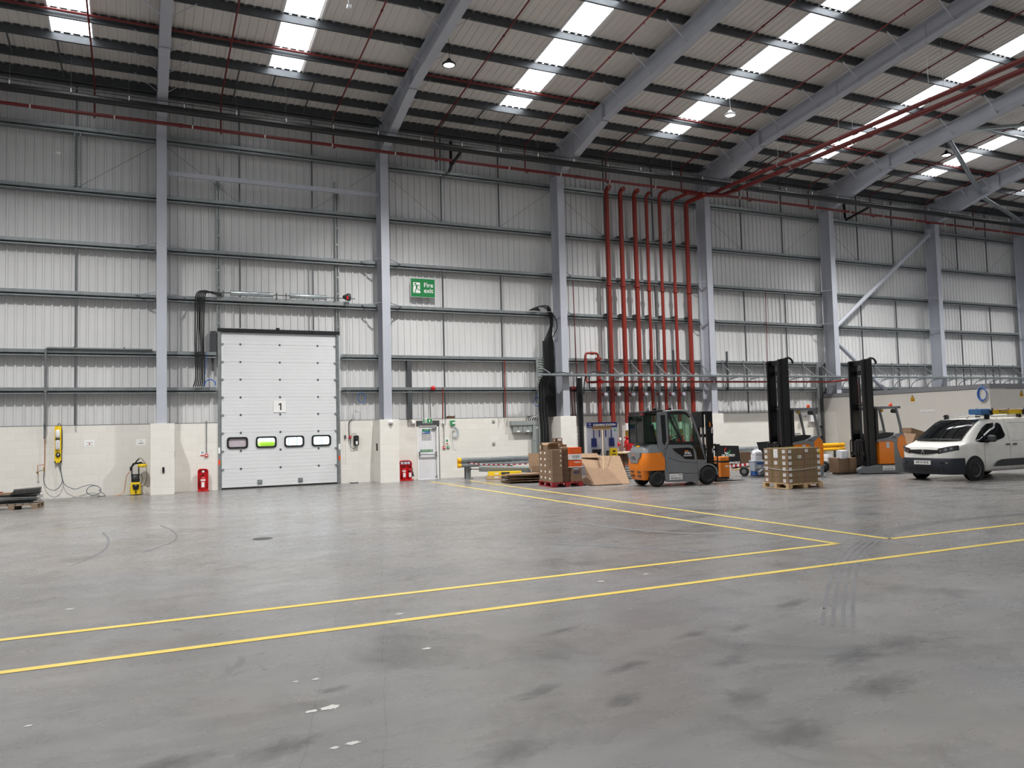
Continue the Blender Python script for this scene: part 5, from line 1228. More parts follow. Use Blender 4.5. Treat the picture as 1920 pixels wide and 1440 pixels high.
# ---- crate table with reels behind the forklift
t = thing('cable_drum', 'wooden drum used as a table between cleaning board and forklift', 'cable drum', (16.15, 24.6, 0))
MB().lathe((0, 0, 0), [(0, .80), (.55, .80), (.55, .86), (0, .86)], 'z', 28).build('top_disc', 'wood_pale', t)
MB().lathe((0, 0, 0), [(0, .0), (.55, .0), (.55, .06), (0, .06)], 'z', 28).build('base_disc', 'pallet_wood', t)
b = MB()
for i in range(14): b.obox((.36 * math.cos(2 * PI * i / 14), .36 * math.sin(2 * PI * i / 14), .43), (.05, .15, .74), (0, 0, 2 * PI * i / 14))
b.build('core', 'card_dark', t)
o = tag(MB().obox((16.0, 24.3, .875), (.3, .2, .02), (0, 0, .3)).build('paper', 'paper'), 'white sheet of paper lying on the wooden drum', 'paper')
for s_, (x, y) in enumerate(((15.22, 23.05), (15.62, 22.75))):
    for k in range(5):
        z = .03 + k * .085
        o = tag(MB().lathe((0, 0, 0), [(0, 0), (.15, 0), (.15, .02), (.12, .03), (.12, .055), (.15, .065), (.15, .083), (0, .083)], 'z', 22).build('reel', 'white', None, 0, (x, y, z)), 'white reel, %s, stacked by the %s' % (layer(k, 5), 'cardboard sheet' if s_ == 0 else 'forklift wheel'), 'reel', 'white reels stacked behind the forklift')
        MB().lathe((0, 0, 0), [(.121, .031), (.122, .054)], 'z', 20).build('wire', 'dark_grey', o)
    tag(MB().obox((x, y, .015), (.36, .36, .03)).build('board', 'dark_grey'), 'dark board under the white reels by the %s' % ('cardboard sheet' if s_ == 0 else 'forklift wheel'), 'board')
    o = tag(MB().obox((x, y, .468), (.34, .24, .02), (.05, .08, .4)).build('folded_tape', 'red_stripe'), 'red and white folded tape on the reels by the %s' % ('cardboard sheet' if s_ == 0 else 'forklift wheel'), 'tape')
    MB().obox((x, y, .479), (.08, .24, .004), (.05, .08, .4)).build('white_stripe', 'white', o)
# ---- strapped pallet of labelled cartons in front
TX, TY, TR = 15.79, 16.27, R(-1.5)
pallet('pale wooden pallet under the strapped block of labelled cartons', TX, TY, TR, 1.22, 1.0, 'pallet_wood')
G2 = 'labelled cartons strapped on the pale pallet'
pos = {(0, 0): 'near corner', (1, 0): 'column nearest the white van', (0, 1): 'middle of the end facing the forklift', (0, 2): 'far corner by the cooler box', (1, 1): 'inner middle column', (1, 2): 'inner far column'}
for k in range(6):
    for (i, j), nm in pos.items():
        L = []
        if j == 0: L.append(('y', .03 if i == 0 else .47, .03, .1, .08, 'paper'))
        if i == 0 and j != 1: L.append(('x', .1 if j == 0 else .16, .03, .1, .08, 'paper'))
        if i == 0 and j == 1 and k == 3: L.append(('x', .1, .03, .11, .09, 'paper'))
        if (i, j, k) == (0, 0, 4): L.append(('y', .36, .04, .11, .08, 'paper'))
        if (i, j, k) == (1, 0, 5): L.append(('y', .04, .04, .11, .08, 'paper'))
        o = carton((.04 + i * .575, .03 + j * .315, .144 + k * .158), (.57, .31, .157), '%s carton of the %s on the strapped pallet' % (layer(k, 6), nm), 'card', G2, L, 'box', 'carton', (TX, TY, TR))
        for face, u, v, w, h, mm in L:
            b = MB()
            for q in range(2):
                zz = v + h * (.35 + .3 * q)
                if face == 'x': b.box((-.2885, -.155 + u + .015, zz), (-.2868, -.155 + u + w - .02, zz + .008))
                else: b.box((-.285 + u + .015, -.1575, zz), (-.285 + u + w - .02, -.1562, zz + .008))
            b.build('print', 'mid_grey', o)
        if (i, j, k) == (0, 1, 5):
            MB().box((-.293, -.1, -.1), (-.287, .06, .135)).build('delivery_note', 'white', o)
            MB().box((-.2945, -.07, .06), (-.293, .02, .07)).box((-.2945, -.07, .0), (-.293, -.01, .01)).box((-.2945, -.07, -.06), (-.293, .03, -.05)).build('print', 'mid_grey', o)
        if (i, j, k) == (1, 0, 5): MB().lathe((.26, -.157, .05), [(0, -.006), (.05, -.004), (.05, 0)], 'y', 14).build('yellow_sticker', 'yellow', o)
S = lambda x, y, z: Vector(local(TX, TY, TR, (x, y, z)))
b = MB()
ring = [S(.03, .02, .50), S(.6, .015, .52), S(1.2, .015, .56), S(1.21, .5, .56), S(1.2, .98, .56), S(.6, .985, .56), S(.03, .985, .56), S(.022, .5, .52)]
b.tube(ring, .006, 6, True)
tag(b.build('strap', 'white_plastic'), 'white cord tied round the block of labelled cartons', 'strap')
b = MB()
for x in (.22, .42, .85, 1.0): b.box((x, .018, .14), (x + .012, .022, 1.095)).box((x, .018, 1.093), (x + .012, .99, 1.097))
for y in (.3, .62): b.box((.028, y, .14), (.032, y + .012, 1.095)).box((.028, y, 1.095), (1.2, y + .012, 1.099))
o = b.build('strap', 'lime'); o.data.materials[0] = mat('strap_green', '9aa24a', .4, alpha=.75); o.rotation_euler = (0, 0, TR); o.location = (TX, TY, 0)
tag(o, 'greenish plastic bands holding the block of labelled cartons', 'strap')
# ---- cooler, jerrycans and small lots between the trucks
t = thing('cooler_box', 'grey cooler box with blue base standing beside the strapped pallet', 'cooler', (18.98, 20.95, 0), R(-12))
MB().box((-.19, -.15, .0), (.19, .15, .17)).build('base_box', 'blue', t, .01)
MB().box((-.21, -.17, .17), (.21, .17, .48)).build('body', 'cooler_grey', t, .015)
MB().box((-.22, -.18, .48), (.22, .18, .53)).build('lid', 'cooler_grey', t, .012)
MB().box((-.12, -.176, .40), (.14, -.17, .46)).build('blue_band', 'blue', t)
MB().box((-.06, -.176, .28), (.04, -.17, .36)).build('label', 'white', t)
MB().tube(smooth_path([(-.2, -.19, .2), (-.05, -.2, .24), (.2, -.19, .2)], 4), .01, 6).build('handle', 'dark_grey', t)
def jerrycan(label, loc, rot, s=1.0):
    t = thing('jerrycan', label, 'jerrycan', loc); t.rotation_euler = rot
    MB().loft([[(x * k, y * k2, z) for x, y in rrect(-.15, -.12, .15, .12, .05, 3)] for k, k2, z in ((.9, .9, 0), (1, 1, .03), (1, 1, .14), (.96, .94, .16), (1, 1, .18), (1, 1, .27), (.7, .8, .335), (.3, .4, .35))]).build('body', 'milky', t)
    MB().lathe((.03, 0, 0), [(.0, .385), (.032, .385), (.035, .345), (0, .345)], 'z', 14).build('cap', 'white', t)
    MB().tube(smooth_path([(-.11, 0, .3), (-.08, 0, .37), (0, 0, .38)], 4), .014, 6).build('handle', 'milky', t)
jerrycan('white translucent jerrycan standing on the grey cooler box', (18.98, 20.95, .531), (0, 0, R(-10)))
o = tag(MB().tube(arc((0, 0, .17), .12, 0, 2 * PI, 22, ('y', 'z'))[:-1], .05, 10, True).build('tyre', 'rubber', None, 0, (18.58, 21.15, 0.0)), 'black tyre ring standing behind the grey cooler box', 'tyre'); o.rotation_euler = (0, 0, R(30))
MB().cyl((-.04, 0, .17), (.04, 0, .17), .08, 16).build('hub', 'mid_grey', o)
# black display boards
def swirl(parent, x, z, s, y):
    for k, (m_, a0, a1, r) in enumerate((('red_gloss', 100, 190, .5), ('white', 190, 330, .5), ('silver', 200, 350, .36), ('green', 250, 380, .62))):
        pts = []; n = 12
        for i in range(n + 1):
            a = R(a0 + (a1 - a0) * i / n); pts.append((x + s * r * math.cos(a), z + s * r * math.sin(a)))
        for i in range(n, -1, -1):
            a = R(a0 + (a1 - a0) * i / n); w_ = .22 * math.sin(PI * i / n) + .01; pts.append((x + s * (r - w_) * math.cos(a), z + s * (r - w_) * math.sin(a)))
        MB().prism(pts, 'y', y - .002 - .0008 * k, y).build('emblem', m_, parent)
t = thing('display_board', 'black board with white lettering and swirl emblem behind the orange pallet truck', 'sign', (21.15, 25.0, .0), R(0))
MB().prism([(-.62, .22), (.65, .20), (.57, .90), (-.62, .95)], 'y', 0, .03).build('panel', 'black', t)
MB().box((-.5, .0, 0), (-.46, .25, .22)).box((.46, 0, 0), (.5, .25, .22)).build('leg', 'dark_grey', t)
swirl(t, -.03, .72, .27, 0)
text('DP WORLD', .125, 'white', (.03, -.002, .53), (1, 0, 0), (0, 0, 1), t, bold=.03)
lo = MB().box((-.08, -.05, .16), (.62, -.01, .30)).build('lower_panel', 'black', t)
text('DPWORLD', .12, 'white', (.27, -.052, .23), (1, 0, 0), (0, 0, 1), lo, bold=.03)
t = thing('display_board', 'tilted black board with swirl emblem propped beside the nearer mast truck', 'sign', (22.75, 24.4, .0))
MB().prism([(-.62, 1.03), (.5, 1.06), (.5, .3), (-.3, .25)], 'y', 0, .03).build('panel', 'black', t)
MB().box((-.1, .03, 0), (-.05, .3, .5)).box((.35, .03, 0), (.4, .3, .5)).build('prop', 'dark_grey', t)
swirl(t, .18, .82, .3, 0)
tag(MB().box((22.0, 25.3, 0), (22.6, 25.8, .62)).build('crate', 'card_dark', None, .008), 'brown wooden crate behind the tilted black board', 'crate')
tag(MB().box((21.9, 26.3, .0), (22.5, 26.7, .5)).build('carton', 'white', None, .006), 'white carton on the floor between the two black boards', 'box')
for k, (x, y, a, L) in enumerate(((21.0, 24.2, .3, .7), (21.6, 24.1, -.4, .9), (22.2, 23.9, .2, .8))):
    o = tag(MB().obox((0, 0, .03), (L, .12, .05)).build('timber_offcut', 'pallet_wood', None, 0, (x, y, .0)), 'loose timber offcut on the floor before the black boards, %s from the forklift' % ORD[k], 'timber', 'loose timber offcuts'); o.rotation_euler = (0, 0, a)
# things in front of the further mast truck
tag(MB().box((21.22, 19.55, .06), (21.68, 19.95, .55)).box((21.3, 19.6, 0), (21.6, 19.9, .06)).build('carton', 'card', None, .005), 'brown carton beside the black wheel before the further mast truck', 'box')
o = tag(MB().box((21.70, 19.48, .0), (22.0, 19.85, .54)).build('carton', 'card_light', None, .005), 'tall brown carton between the legs of the further mast truck', 'box')
MB().box((21.72, 19.476, .1), (21.98, 19.48, .115)).build('seam', 'card_dark', o)
jerrycan('white translucent jerrycan lying on the cartons of the further mast truck', (21.32, 19.6, .665), (0, R(90), R(0)))
o = tag(MB().lathe((0, 0, 0), [(.0, -.13), (.13, -.13), (.2, -.1), (.2, .1), (.13, .13), (0, .13)], 'x', 20).build('wheel', 'rubber', None, 0, (21.95, 20.9, .2)), 'small black wheel standing on the floor before the further mast truck', 'wheel'); o.rotation_euler = (0, 0, R(60))
MB().lathe((0, 0, 0), [(0, -.14), (.09, -.14), (.09, .14), (0, .14)], 'x', 14).build('hub', 'dark_grey', o)
pallet('small wooden pallet with white sack between the two mast trucks', 22.1, 21.2, R(-8), .9, .8, 'pallet_wood')
tag(MB().loft([[(22.35 + x * k, 21.6 + y * k, z) for x, y in rrect(-.22, -.3, .22, .3, .1, 3)] for k, z in ((.9, .146), (1.05, .2), (1, .3), (.7, .38))]).build('sack', 'white'), 'white sack lying on the small pallet between the mast trucks', 'sack')
for k in range(4): tag(MB().obox((22.8, 21.65, .16 + k * .11), (.36, .5, .05), (0, 0, .1 * k)).obox((22.8, 21.65, .215 + k * .11), (.3, .44, .06), (0, 0, .1 * k)).build('tray', 'white_plastic'), 'white tray, %s, on the small pallet between the mast trucks' % layer(k, 4), 'tray', 'white trays on the small pallet')
t = thing('step_stool', 'black folded stool behind the white sack on the floor', 'stool', (23.0, 22.6, 0))
MB().box((-.25, -.15, .42), (.25, .15, .46)).build('seat', 'black', t)
for sx in (-1, 1):
    for sy in (-1, 1): MB().bar((sx * .22, sy * .12, .42), (sx * .26, sy * .16, 0), .03).build('leg', 'black', t)
tag(MB().box((24.3, 26.1, .0), (25.1, 26.6, .46)).build('carton', 'white', None, .006), 'long white carton below the guard rail with yellow sleeve', 'box')
tag(MB().box((25.7, 26.2, .0), (26.9, 26.65, .40)).build('carton', 'milky', None, .006), 'pale wide carton on the floor beneath the yellow rail sleeve', 'box')
# cartons heaped by the further truck and the van
pallet('dark pallet under the tumbled cartons beside the white van', 25.7, 20.6, R(5), 1.2, 1.0, 'pallet_old')
for k, (p, d, rot, m_, lab) in enumerate((((26.3, 21.1, .36), (1.1, .9, .42), (0, 0, .1), 'dark_grey', 'dark wrapped bundle on the pallet beside the white van'), ((26.25, 21.0, .67), (1.0, .8, .18), (.05, .06, .15), 'card_dark', 'crushed brown carton on the dark bundle beside the white van'), ((26.25, 20.75, .98), (.3, .5, .48), (.1, .55, .1), 'card_light', 'tilted pale carton leaning on the heap beside the white van'), ((26.85, 21.05, 1.27), (.95, .5, .2), (0, .22, .05), 'card', 'long brown carton on top of the heap beside the white van'))):
    o = tag(MB().obox((0, 0, 0), d).build('carton', m_, None, .006, p), lab, 'box'); o.rotation_euler = rot
# ================================================================ INTERNAL ROOM
RXW, RYW, RH = 29.95, 20.02, 3.1
rm = thing('partition_room', 'cream flat-panelled room with grey roof trim built in the corner', 'room', (RXW, RYW, 0))
b = MB().box((0, 0, 0), (.1, 8.3, 2.92)).box((.1, 0, 0), (18, .1, 2.92))
b.build('wall_panel', 'room_panel', rm)
MB().box((-.02, -.02, 2.92), (18, 8.3, 3.1)).build('roof_trim', 'room_trim', rm)
MB().box((-.012, .5, 2.905), (.0, 8.3, 2.925)).box((1, -.012, 2.905), (18, 0, 2.925)).build('shadow_gap', 'dark_grey', rm)
def hazard(loc, ax, lab):
    t = thing('hazard_label', lab, 'sign', loc, 0, 'yellow hazard labels on the cream room')
    t.rotation_euler = (0, 0, R(-90) if ax == 'x' else 0)
    MB().box((-.1, -.004, -.14), (.1, 0, -.03)).build('text_panel', 'yellow_deep', t)
    MB().prism([(-.1, -.03), (.1, -.03), (0, .14)], 'y', -.005, 0).build('triangle', 'black', t)
    MB().prism([(-.07, -.012), (.07, -.012), (0, .1)], 'y', -.007, -.005).build('triangle_field', 'yellow_deep', t)
    MB().prism([(.01, .07), (-.02, .03), (.0, .03), (-.01, .0), (.02, .04), (0, .04)], 'y', -.009, -.007).build('bolt_symbol', 'black', t)
    MB().box((-.08, -.006, -.1), (.08, -.004, -.06)).build('print', 'black', t)
hazard((29.945, 23.43, 2.68), 'x', 'yellow hazard label under the room trim, on the face toward the mast trucks')
hazard((31.9, 20.015, 2.72), 'y', 'yellow hazard label under the room trim, above the ladder on the van')
o = tag(MB().box((-.8, -.004, -.05), (.8, 0, .05)).build('paper_strip', 'white', None, 0, (29.945, 22.75, 2.12)), 'row of small white papers stuck on the cream room above the van', 'notice'); o.rotation_euler = (0, 0, R(-90)); o.scale = (.45, 1, 1)
MB().box((-.7, -.006, -.03), (-.2, -.004, -.02)).box((.1, -.006, -.03), (.6, -.004, -.02)).build('print', 'cooler_grey', o)
b = MB()
for k in range(5): b.tube([(29.90 - .012 * k, 20.27 + (.15 + .01 * k) * math.cos(a), 2.70 + (.22 + .012 * k) * math.sin(a)) for a in [2 * PI * i / 24 for i in range(24)]], .012, 6, True)
b.cyl((29.9, 20.27, 2.92), (29.93, 20.27, 3.1), .008, 5)
tag(b.build('hose_coil', 'blue'), 'blue hose coil hung near the corner of the cream room', 'hose')
# ================================================================ VEHICLES
mat('window_dark', '0c1012', 0.04, 0, .05, 5, spec=.8)
mat('headlamp', '6a7076', 0.08, .7, .2, 14)
mat('van_plate', 'e9e9e4', .4)
def wheel(parent, x, y, r, w, rim='dark_grey', side=1, name='wheel', holes=0):
    t = MB().lathe((x, y, r), [(r * .62, -w / 2), (r * .92, -w / 2), (r, -w * .32), (r, w * .32), (r * .92, w / 2), (r * .62, w / 2)], 'y', 30).build(name, 'rubber', parent)
    h = MB().lathe((x, y, r), [(0, side * w * .30), (r * .2, side * w * .42), (r * .3, side * w * .34), (r * .52, side * w * .36), (r * .62, side * w * .46), (r * .66, side * w * .49)], 'y', 26)
    h.build('rim', rim, t)
    if holes:
        b = MB()
        for k in range(holes):
            a = 2 * PI * k / holes; b.lathe((x + r * .43 * math.cos(a), y, r + r * .43 * math.sin(a)), [(0, side * w * .37), (r * .07, side * w * .37)], 'y', 8)
        b.build('rim_hole', 'black', t)
    return t
# ---------------------------------------------------------------- counterbalance forklift
fk = thing('forklift', 'grey and orange counterbalance forklift with glazed cab, parked before the red risers', 'forklift', (13.84, 19.85, 0), R(-5))
def plan(x0, hw, xf, r, n=6):
    """rounded rear outline: x0 rear, hw half width, xf front"""
    pts = [(xf, -hw)]
    for i in range(n + 1):
        a = R(270 - 90 * i / n); pts.append((x0 + r + r * math.cos(a) * 1.0, -hw + r + r * math.sin(a)))
    for i in range(n + 1):
        a = R(180 - 90 * i / n); pts.append((x0 + r + r * math.cos(a), hw - r + r * math.sin(a)))
    pts.append((xf, hw)); return pts
ring = lambda pl, z: [(x, y, z) for x, y in pl]
MB().loft([ring(plan(-.50, .545, .2, .26), .48), ring(plan(-.53, .555, .2, .26), .62), ring(plan(-.52, .55, .2, .26), .86), ring(plan(-.49, .53, .2, .26), 1.0)]).build('counterweight', 'orange', fk, .02)
MB().loft([ring(plan(-.43, .37, -.30, .06), .2), ring(plan(-.47, .40, -.28, .07), .3), ring(plan(-.50, .42, -.26, .08), .5)]).build('counterweight_foot', 'orange', fk, .01)
for z in (.3, .42):
    for y in (-.2, .2): MB().box((-.51, y - .09, z), (-.46, y + .09, z + .04)).build('vent_slot', 'dark_grey', fk)
MB().loft([ring(plan(-.495, .535, .2, .26), 1.0), ring(plan(-.46, .52, .2, .26), 1.1), ring(plan(-.36, .46, .2, .22), 1.23), ring(plan(-.3, .4, .2, .2), 1.26)]).build('hood', 'truck_grey', fk, .01)
rp_ = MB().prism([(-.37, 1.01), (.37, 1.01), (.36, .88), (.28, .82), (.22, .70), (-.22, .70), (-.28, .82), (-.36, .88)], 'x', -.545, -.46).build('rear_panel', 'truck_grey', fk, .01)
text('STILL', .12, 'dark_grey', (-.547, 0, .84), (0, -1, 0), (0, 0, 1), rp_, bold=.03)
MB().box((-.548, -.05, .92), (-.544, .05, .95)).build('emblem', 'orange', rp_)
MB().obox((-.4, -.02, 1.195), (.004, .2, .06), (0, R(38), 0)).build('capacity_label', 'yellow_deep', fk)
# body
side = [(.18, .2), (.26, .13), (1.32, .09), (1.36, .3), (1.41, .5), (1.6, .66), (1.62, .7), (1.3, 1.05), (1.1, 1.2), (.35, 1.22), (.12, 1.0), (.18, .62)]
MB().prism(side, 'y', -.55, -.46).build('side_panel', 'truck_grey', fk, .02)
MB().prism(side, 'y', .46, .55).build('side_panel', 'truck_grey', fk, .02)
MB().box((-.28, -.45, .2), (1.45, .45, 1.0)).box((.2, -.45, 1.0), (1.3, .45, 1.06)).build('chassis', 'dark_grey', fk)
pt = MB().prism([(.45, 1.11), (1.02, 1.12), (1.16, 1.07), (1.2, .76), (.86, .79), (.72, .9), (.55, 1.0)], 'y', -.556, -.55).build('black_patch', 'black_gloss', fk)
text('STILL', .10, 'white', (.97, -.558, .955), (1, 0, 0), (0, 0, 1), pt, bold=.035)
MB().box((.87, -.559, 1.01), (.99, -.556, 1.035)).build('emblem', 'orange', pt)
MB().box((.82, -.559, .865), (1.11, -.556, .895)).build('print', 'board_grey', pt)
b = MB()
for k in range(6): b.prism([(.56 + k * .045, .99 - k * .028), (.585 + k * .045, .99 - k * .03), (.565 + k * .05, .93 - k * .02), (.545 + k * .05, .93 - k * .02)], 'y', -.559, -.556)
b.build('hatching', 'mid_grey', pt)
lb = MB().box((.32, -.556, .19), (.76, -.55, .36)).build('phone_label', 'white', fk)
text('0844 800 4427', .062, 'dark_grey', (.54, -.557, .235), (1, 0, 0), (0, 0, 1), lb, bold=.02)
MB().box((.34, -.558, .3), (.55, -.556, .31)).box((.62, -.558, .315), (.74, -.556, .335)).build('print', 'dark_grey', lb)
for pts in ([(.3, 1.16, 0), (.2, .98, 0), (.22, .5, 0)], [(1.12, 1.16, 0), (1.26, 1.0, 0), (1.3, .1, 0)], [(.3, .85, 0), (.7, .72, 0), (1.28, .66, 0)], [(.28, .40, 0), (.7, .38, 0), (1.28, .34, 0)]):
    MB().tube([(a, -.553, c) for a, c, _ in smooth_path(pts, 5)], .006, 5).build('seam', 'dark_grey', fk)
for s in (-1, 1): MB().prism([(1.14, 1.18), (1.24, 1.02), (1.3, .76), (1.56, .74), (1.46, 1.02), (1.38, 1.22), (1.12, 1.22)], 'y', s * .553 - .004, s * .553 + .004).build('lower_glass', 'window_dark', fk)
# mudguard and wheels
MB().prism([(1.66 + .36 * math.cos(R(a)), .27 + .36 * math.sin(R(a))) for a in range(0, 181, 12)] + [(1.66 + .31 * math.cos(R(a)), .27 + .31 * math.sin(R(a))) for a in range(180, -1, -12)], 'y', -.55, -.36).build('mudguard', 'truck_grey', fk)
MB().prism([(1.66 + .36 * math.cos(R(a)), .27 + .36 * math.sin(R(a))) for a in range(0, 181, 12)] + [(1.66 + .31 * math.cos(R(a)), .27 + .31 * math.sin(R(a))) for a in range(180, -1, -12)], 'y', .36, .55).build('mudguard', 'truck_grey', fk)
for s in (-1, 1):
    wheel(fk, 1.66, s * .46, .27, .22, 'black', s); wheel(fk, -.05, s * .44, .235, .2, 'black', s)
# cab
MB().prism([(-.42, 2.16), (-.42, 2.21), (.2, 2.25), (1.0, 2.24), (1.12, 2.19), (1.1, 2.14)], 'y', -.5, .5).build('roof', 'black', fk, .015)
for s in (-1, 1):
    y0, y1 = (s * .53, s * .46) if s > 0 else (-.53, -.46)
    MB().prism([(.0, 2.2), (.30, 2.2), (.33, 2.14), (.35, 1.3), (.3, 1.2), (.12, 1.0), (.02, 1.1), (-.02, 1.4)], 'y', min(y0, y1), max(y0, y1)).build('rear_pillar', 'truck_grey', fk, .015)
    q = MB().prism([(.1, 2.1), (.25, 2.1), (.27, 1.35), (.2, 1.2), (.13, 1.3)], 'y', s * .532 - .003, s * .532 + .003).build('quarter_glass', 'window_dark', fk)
    MB().tube(smooth_path([(.2, s * .5, 2.2), (.7, s * .5, 2.225), (1.0, s * .5, 2.19), (1.17, s * .5, 2.05), (1.35, s * .5, 1.6), (1.52, s * .5, 1.05), (1.6, s * .5, .68)], 5), .03, 8).build('front_pillar', 'truck_grey', fk)
    MB().prism([(.36, 2.14), (.98, 2.15), (1.1, 2.03), (1.3, 1.55), (1.4, 1.24), (.36, 1.24)], 'y', s * .495 - .003, s * .495 + .003).build('door_glass', 'cab_glass', fk)
    MB().prism([(.34, 2.18), (1.0, 2.17), (1.13, 2.03), (1.09, 2.0), (.96, 2.11), (.38, 2.11), (.38, 1.3), (1.26, 1.3), (1.55, .72), (1.28, .72), (1.1, 1.2), (.34, 1.22)], 'y', s * .5 - .012, s * .5 + .012).build('door_frame', 'black', fk)
MB().bar((.38, -.5, 2.1), (.82, -.5, 1.3), .06, .02, (0, 1, 0)).build('wiper_rail', 'black', fk)
MB().box((-.43, -.44, 1.30), (-.42, .44, 2.1)).build('rear_glass', 'cab_glass', fk)
MB().box((-.445, -.46, 1.27), (-.41, .46, 1.31)).box((-.445, -.46, 2.08), (-.41, .46, 2.17)).box((-.445, -.46, 1.27), (-.41, -.42, 2.17)).box((-.445, .42, 1.27), (-.41, .46, 2.17)).box((-.44, -.02, 1.27), (-.415, .02, 2.1)).build('rear_frame', 'black', fk)
for s in (-1, 1): MB().box((-.42, s * .47 - .003, 1.3), (.0, s * .47 + .003, 2.1)).build('rear_side_glass', 'cab_glass', fk)
for s in (-1, 1):
    MB().box((-.47, s * .4 - .08, 2.1), (-.4, s * .4 + .08, 2.17)).build('tail_light', 'red_dark', fk)
MB().quad((1.02, -.46, 2.15), (1.02, .46, 2.15), (1.55, .46, .75), (1.55, -.46, .75)).build('windscreen', 'cab_glass', fk)
MB().box((.05, -.26, 1.06), (.55, .26, 1.22)).build('seat', 'seat', fk, .03)
MB().obox((.02, 0, 1.52), (.14, .48, .62), (0, -.15, 0)).build('seat_back', 'seat', fk, .03)
st = MB().cyl((.95, 0, 1.0), (.85, 0, 1.38), .03, 8).build('steering_column', 'black', fk)
MB().tube([(.85 + .16 * math.cos(a) * .9, .17 * math.sin(a), 1.4 + .08 * math.cos(a)) for a in [2 * PI * i / 20 for i in range(20)]], .014, 6, True).build('steering_wheel', 'black', st)
MB().box((1.0, -.45, .9), (1.35, .45, 1.2)).build('dashboard', 'black', fk, .03)
for x, m_ in ((.62, 'black'), (.1, 'black')): MB().lathe((x, -.2, 2.25), [(0, .09), (.035, .09), (.05, .05), (.05, 0), (.0, 0)], 'z', 12).build('beacon', m_, fk)
MB().lathe((-.2, -.3, 2.2), [(0, .14), (.04, .13), (.045, 0)], 'z', 12).build('beacon_lamp', 'dark_grey', fk)
# mast, carriage, forks
for s in (-1, 1):
    m_ = MB().box((1.78, s * .36 - .04, .1), (1.98, s * .36 + .04, 2.19)).box((1.82, s * .28 - .03, .14), (1.96, s * .28 + .03, 2.15)).build('mast_channel', 'black_gloss', fk)
    MB().cyl((1.76, s * .2, .2), (1.76, s * .2, 1.9), .035, 10).build('lift_cylinder', 'dark_grey', fk)
for p_, q_ in (((1.80, -.36, 2.1), (1.9, .36, 2.19)), ((1.80, -.36, .3), (1.9, .36, .42)), ((1.8, -.36, 1.4), (1.86, .36, 1.5))): MB().box(p_, q_).build('mast_crossbar', 'black', fk)
MB().box((1.7, -.25, 1.7), (1.78, .25, 2.18)).build('mast_guard', 'black', fk)
tp = MB().box((1.985, -.402, 1.45), (1.99, -.33, 1.8)).build('mast_decal', 'black', fk)
text('STILL', .085, 'white', (1.95, -.402, 1.62), (0, 0, 1), (-1, 0, 0), tp, bold=.03)
MB().box((1.86, -.403, 1.72), (1.9, -.401, 1.86)).build('emblem', 'orange', tp)
MB().box((1.93, -.403, .93), (1.96, -.401, 1.06)).build('label', 'board_grey', tp)
MB().box((2.0, -.48, .5), (2.05, .48, .6)).box((2.0, -.48, .18), (2.05, .48, .28)).box((2.0, -.3, .18), (2.05, .3, .6)).build('fork_carriage', 'black', fk)
b = MB()
for y in (-.46, -.16, .16, .46): b.tube(smooth_path([(2.06, y, .2), (2.06, y, 1.05), (2.03, y, 1.16), (1.98, y, 1.2)], 3), .022, 8)
b.box((2.03, -.48, 1.0), (2.06, .48, 1.05)).build('load_backrest', 'black', fk)
for y in (-.3, .3):
    MB().box((2.05, y - .06, .06), (2.1, y + .06, .6)).prism([(2.06, .04), (3.1, .05), (3.1, .06), (2.1, .09)], 'y', y - .06, y + .06).build('fork', 'black', fk)
# ---------------------------------------------------------------- orange pallet truck
t = thing('pallet_truck', 'orange electric pallet truck standing beyond the forklift forks', 'pallet truck', (16.98, 20.42, 0), R(84))
MB().box((-.24, -.17, .10), (.24, .17, .56)).build('battery_housing', 'orange', t, .015)
MB().box((-.235, -.165, .56), (.235, .165, .61)).box((-.22, -.15, .04), (.22, .15, .10)).build('skirt', 'black', t)
MB().box((-.23, -.16, .61), (.23, .16, .74)).build('cover', 'orange', t, .015)
MB().box((-.244, -.12, .42), (-.24, .0, .46)).build('label', 'white', t)
for y in (-.11, .11):
    MB().box((.24, y - .06, .06), (1.3, y + .06, .13)).build('fork', 'dark_grey', t)
    MB().lathe((1.2, y, .045), [(0, -.05), (.045, -.05), (.045, .05), (0, .05)], 'y', 12).build('load_wheel', 'rubber', t)
    MB().lathe((-.1, y, .06), [(0, -.04), (.06, -.04), (.06, .04), (0, .04)], 'y', 14).build('drive_wheel', 'rubber', t)
MB().tube(smooth_path([(.2, 0, .7), (.26, 0, .95), (.27, 0, 1.1)], 4), .02, 8).box((.22, -.14, 1.08), (.3, .14, 1.14)).build('tiller', 'black', t)
jerrycan('white translucent jerrycan standing on the floor behind the forklift backrest', (17.35, 21.7, .45), (0, 0, 0), 1)
tag(MB().box((17.1, 21.45, 0), (17.6, 21.95, .45)).build('carton', 'card', None, .006), 'brown carton under the jerrycan behind the forklift backrest', 'box')
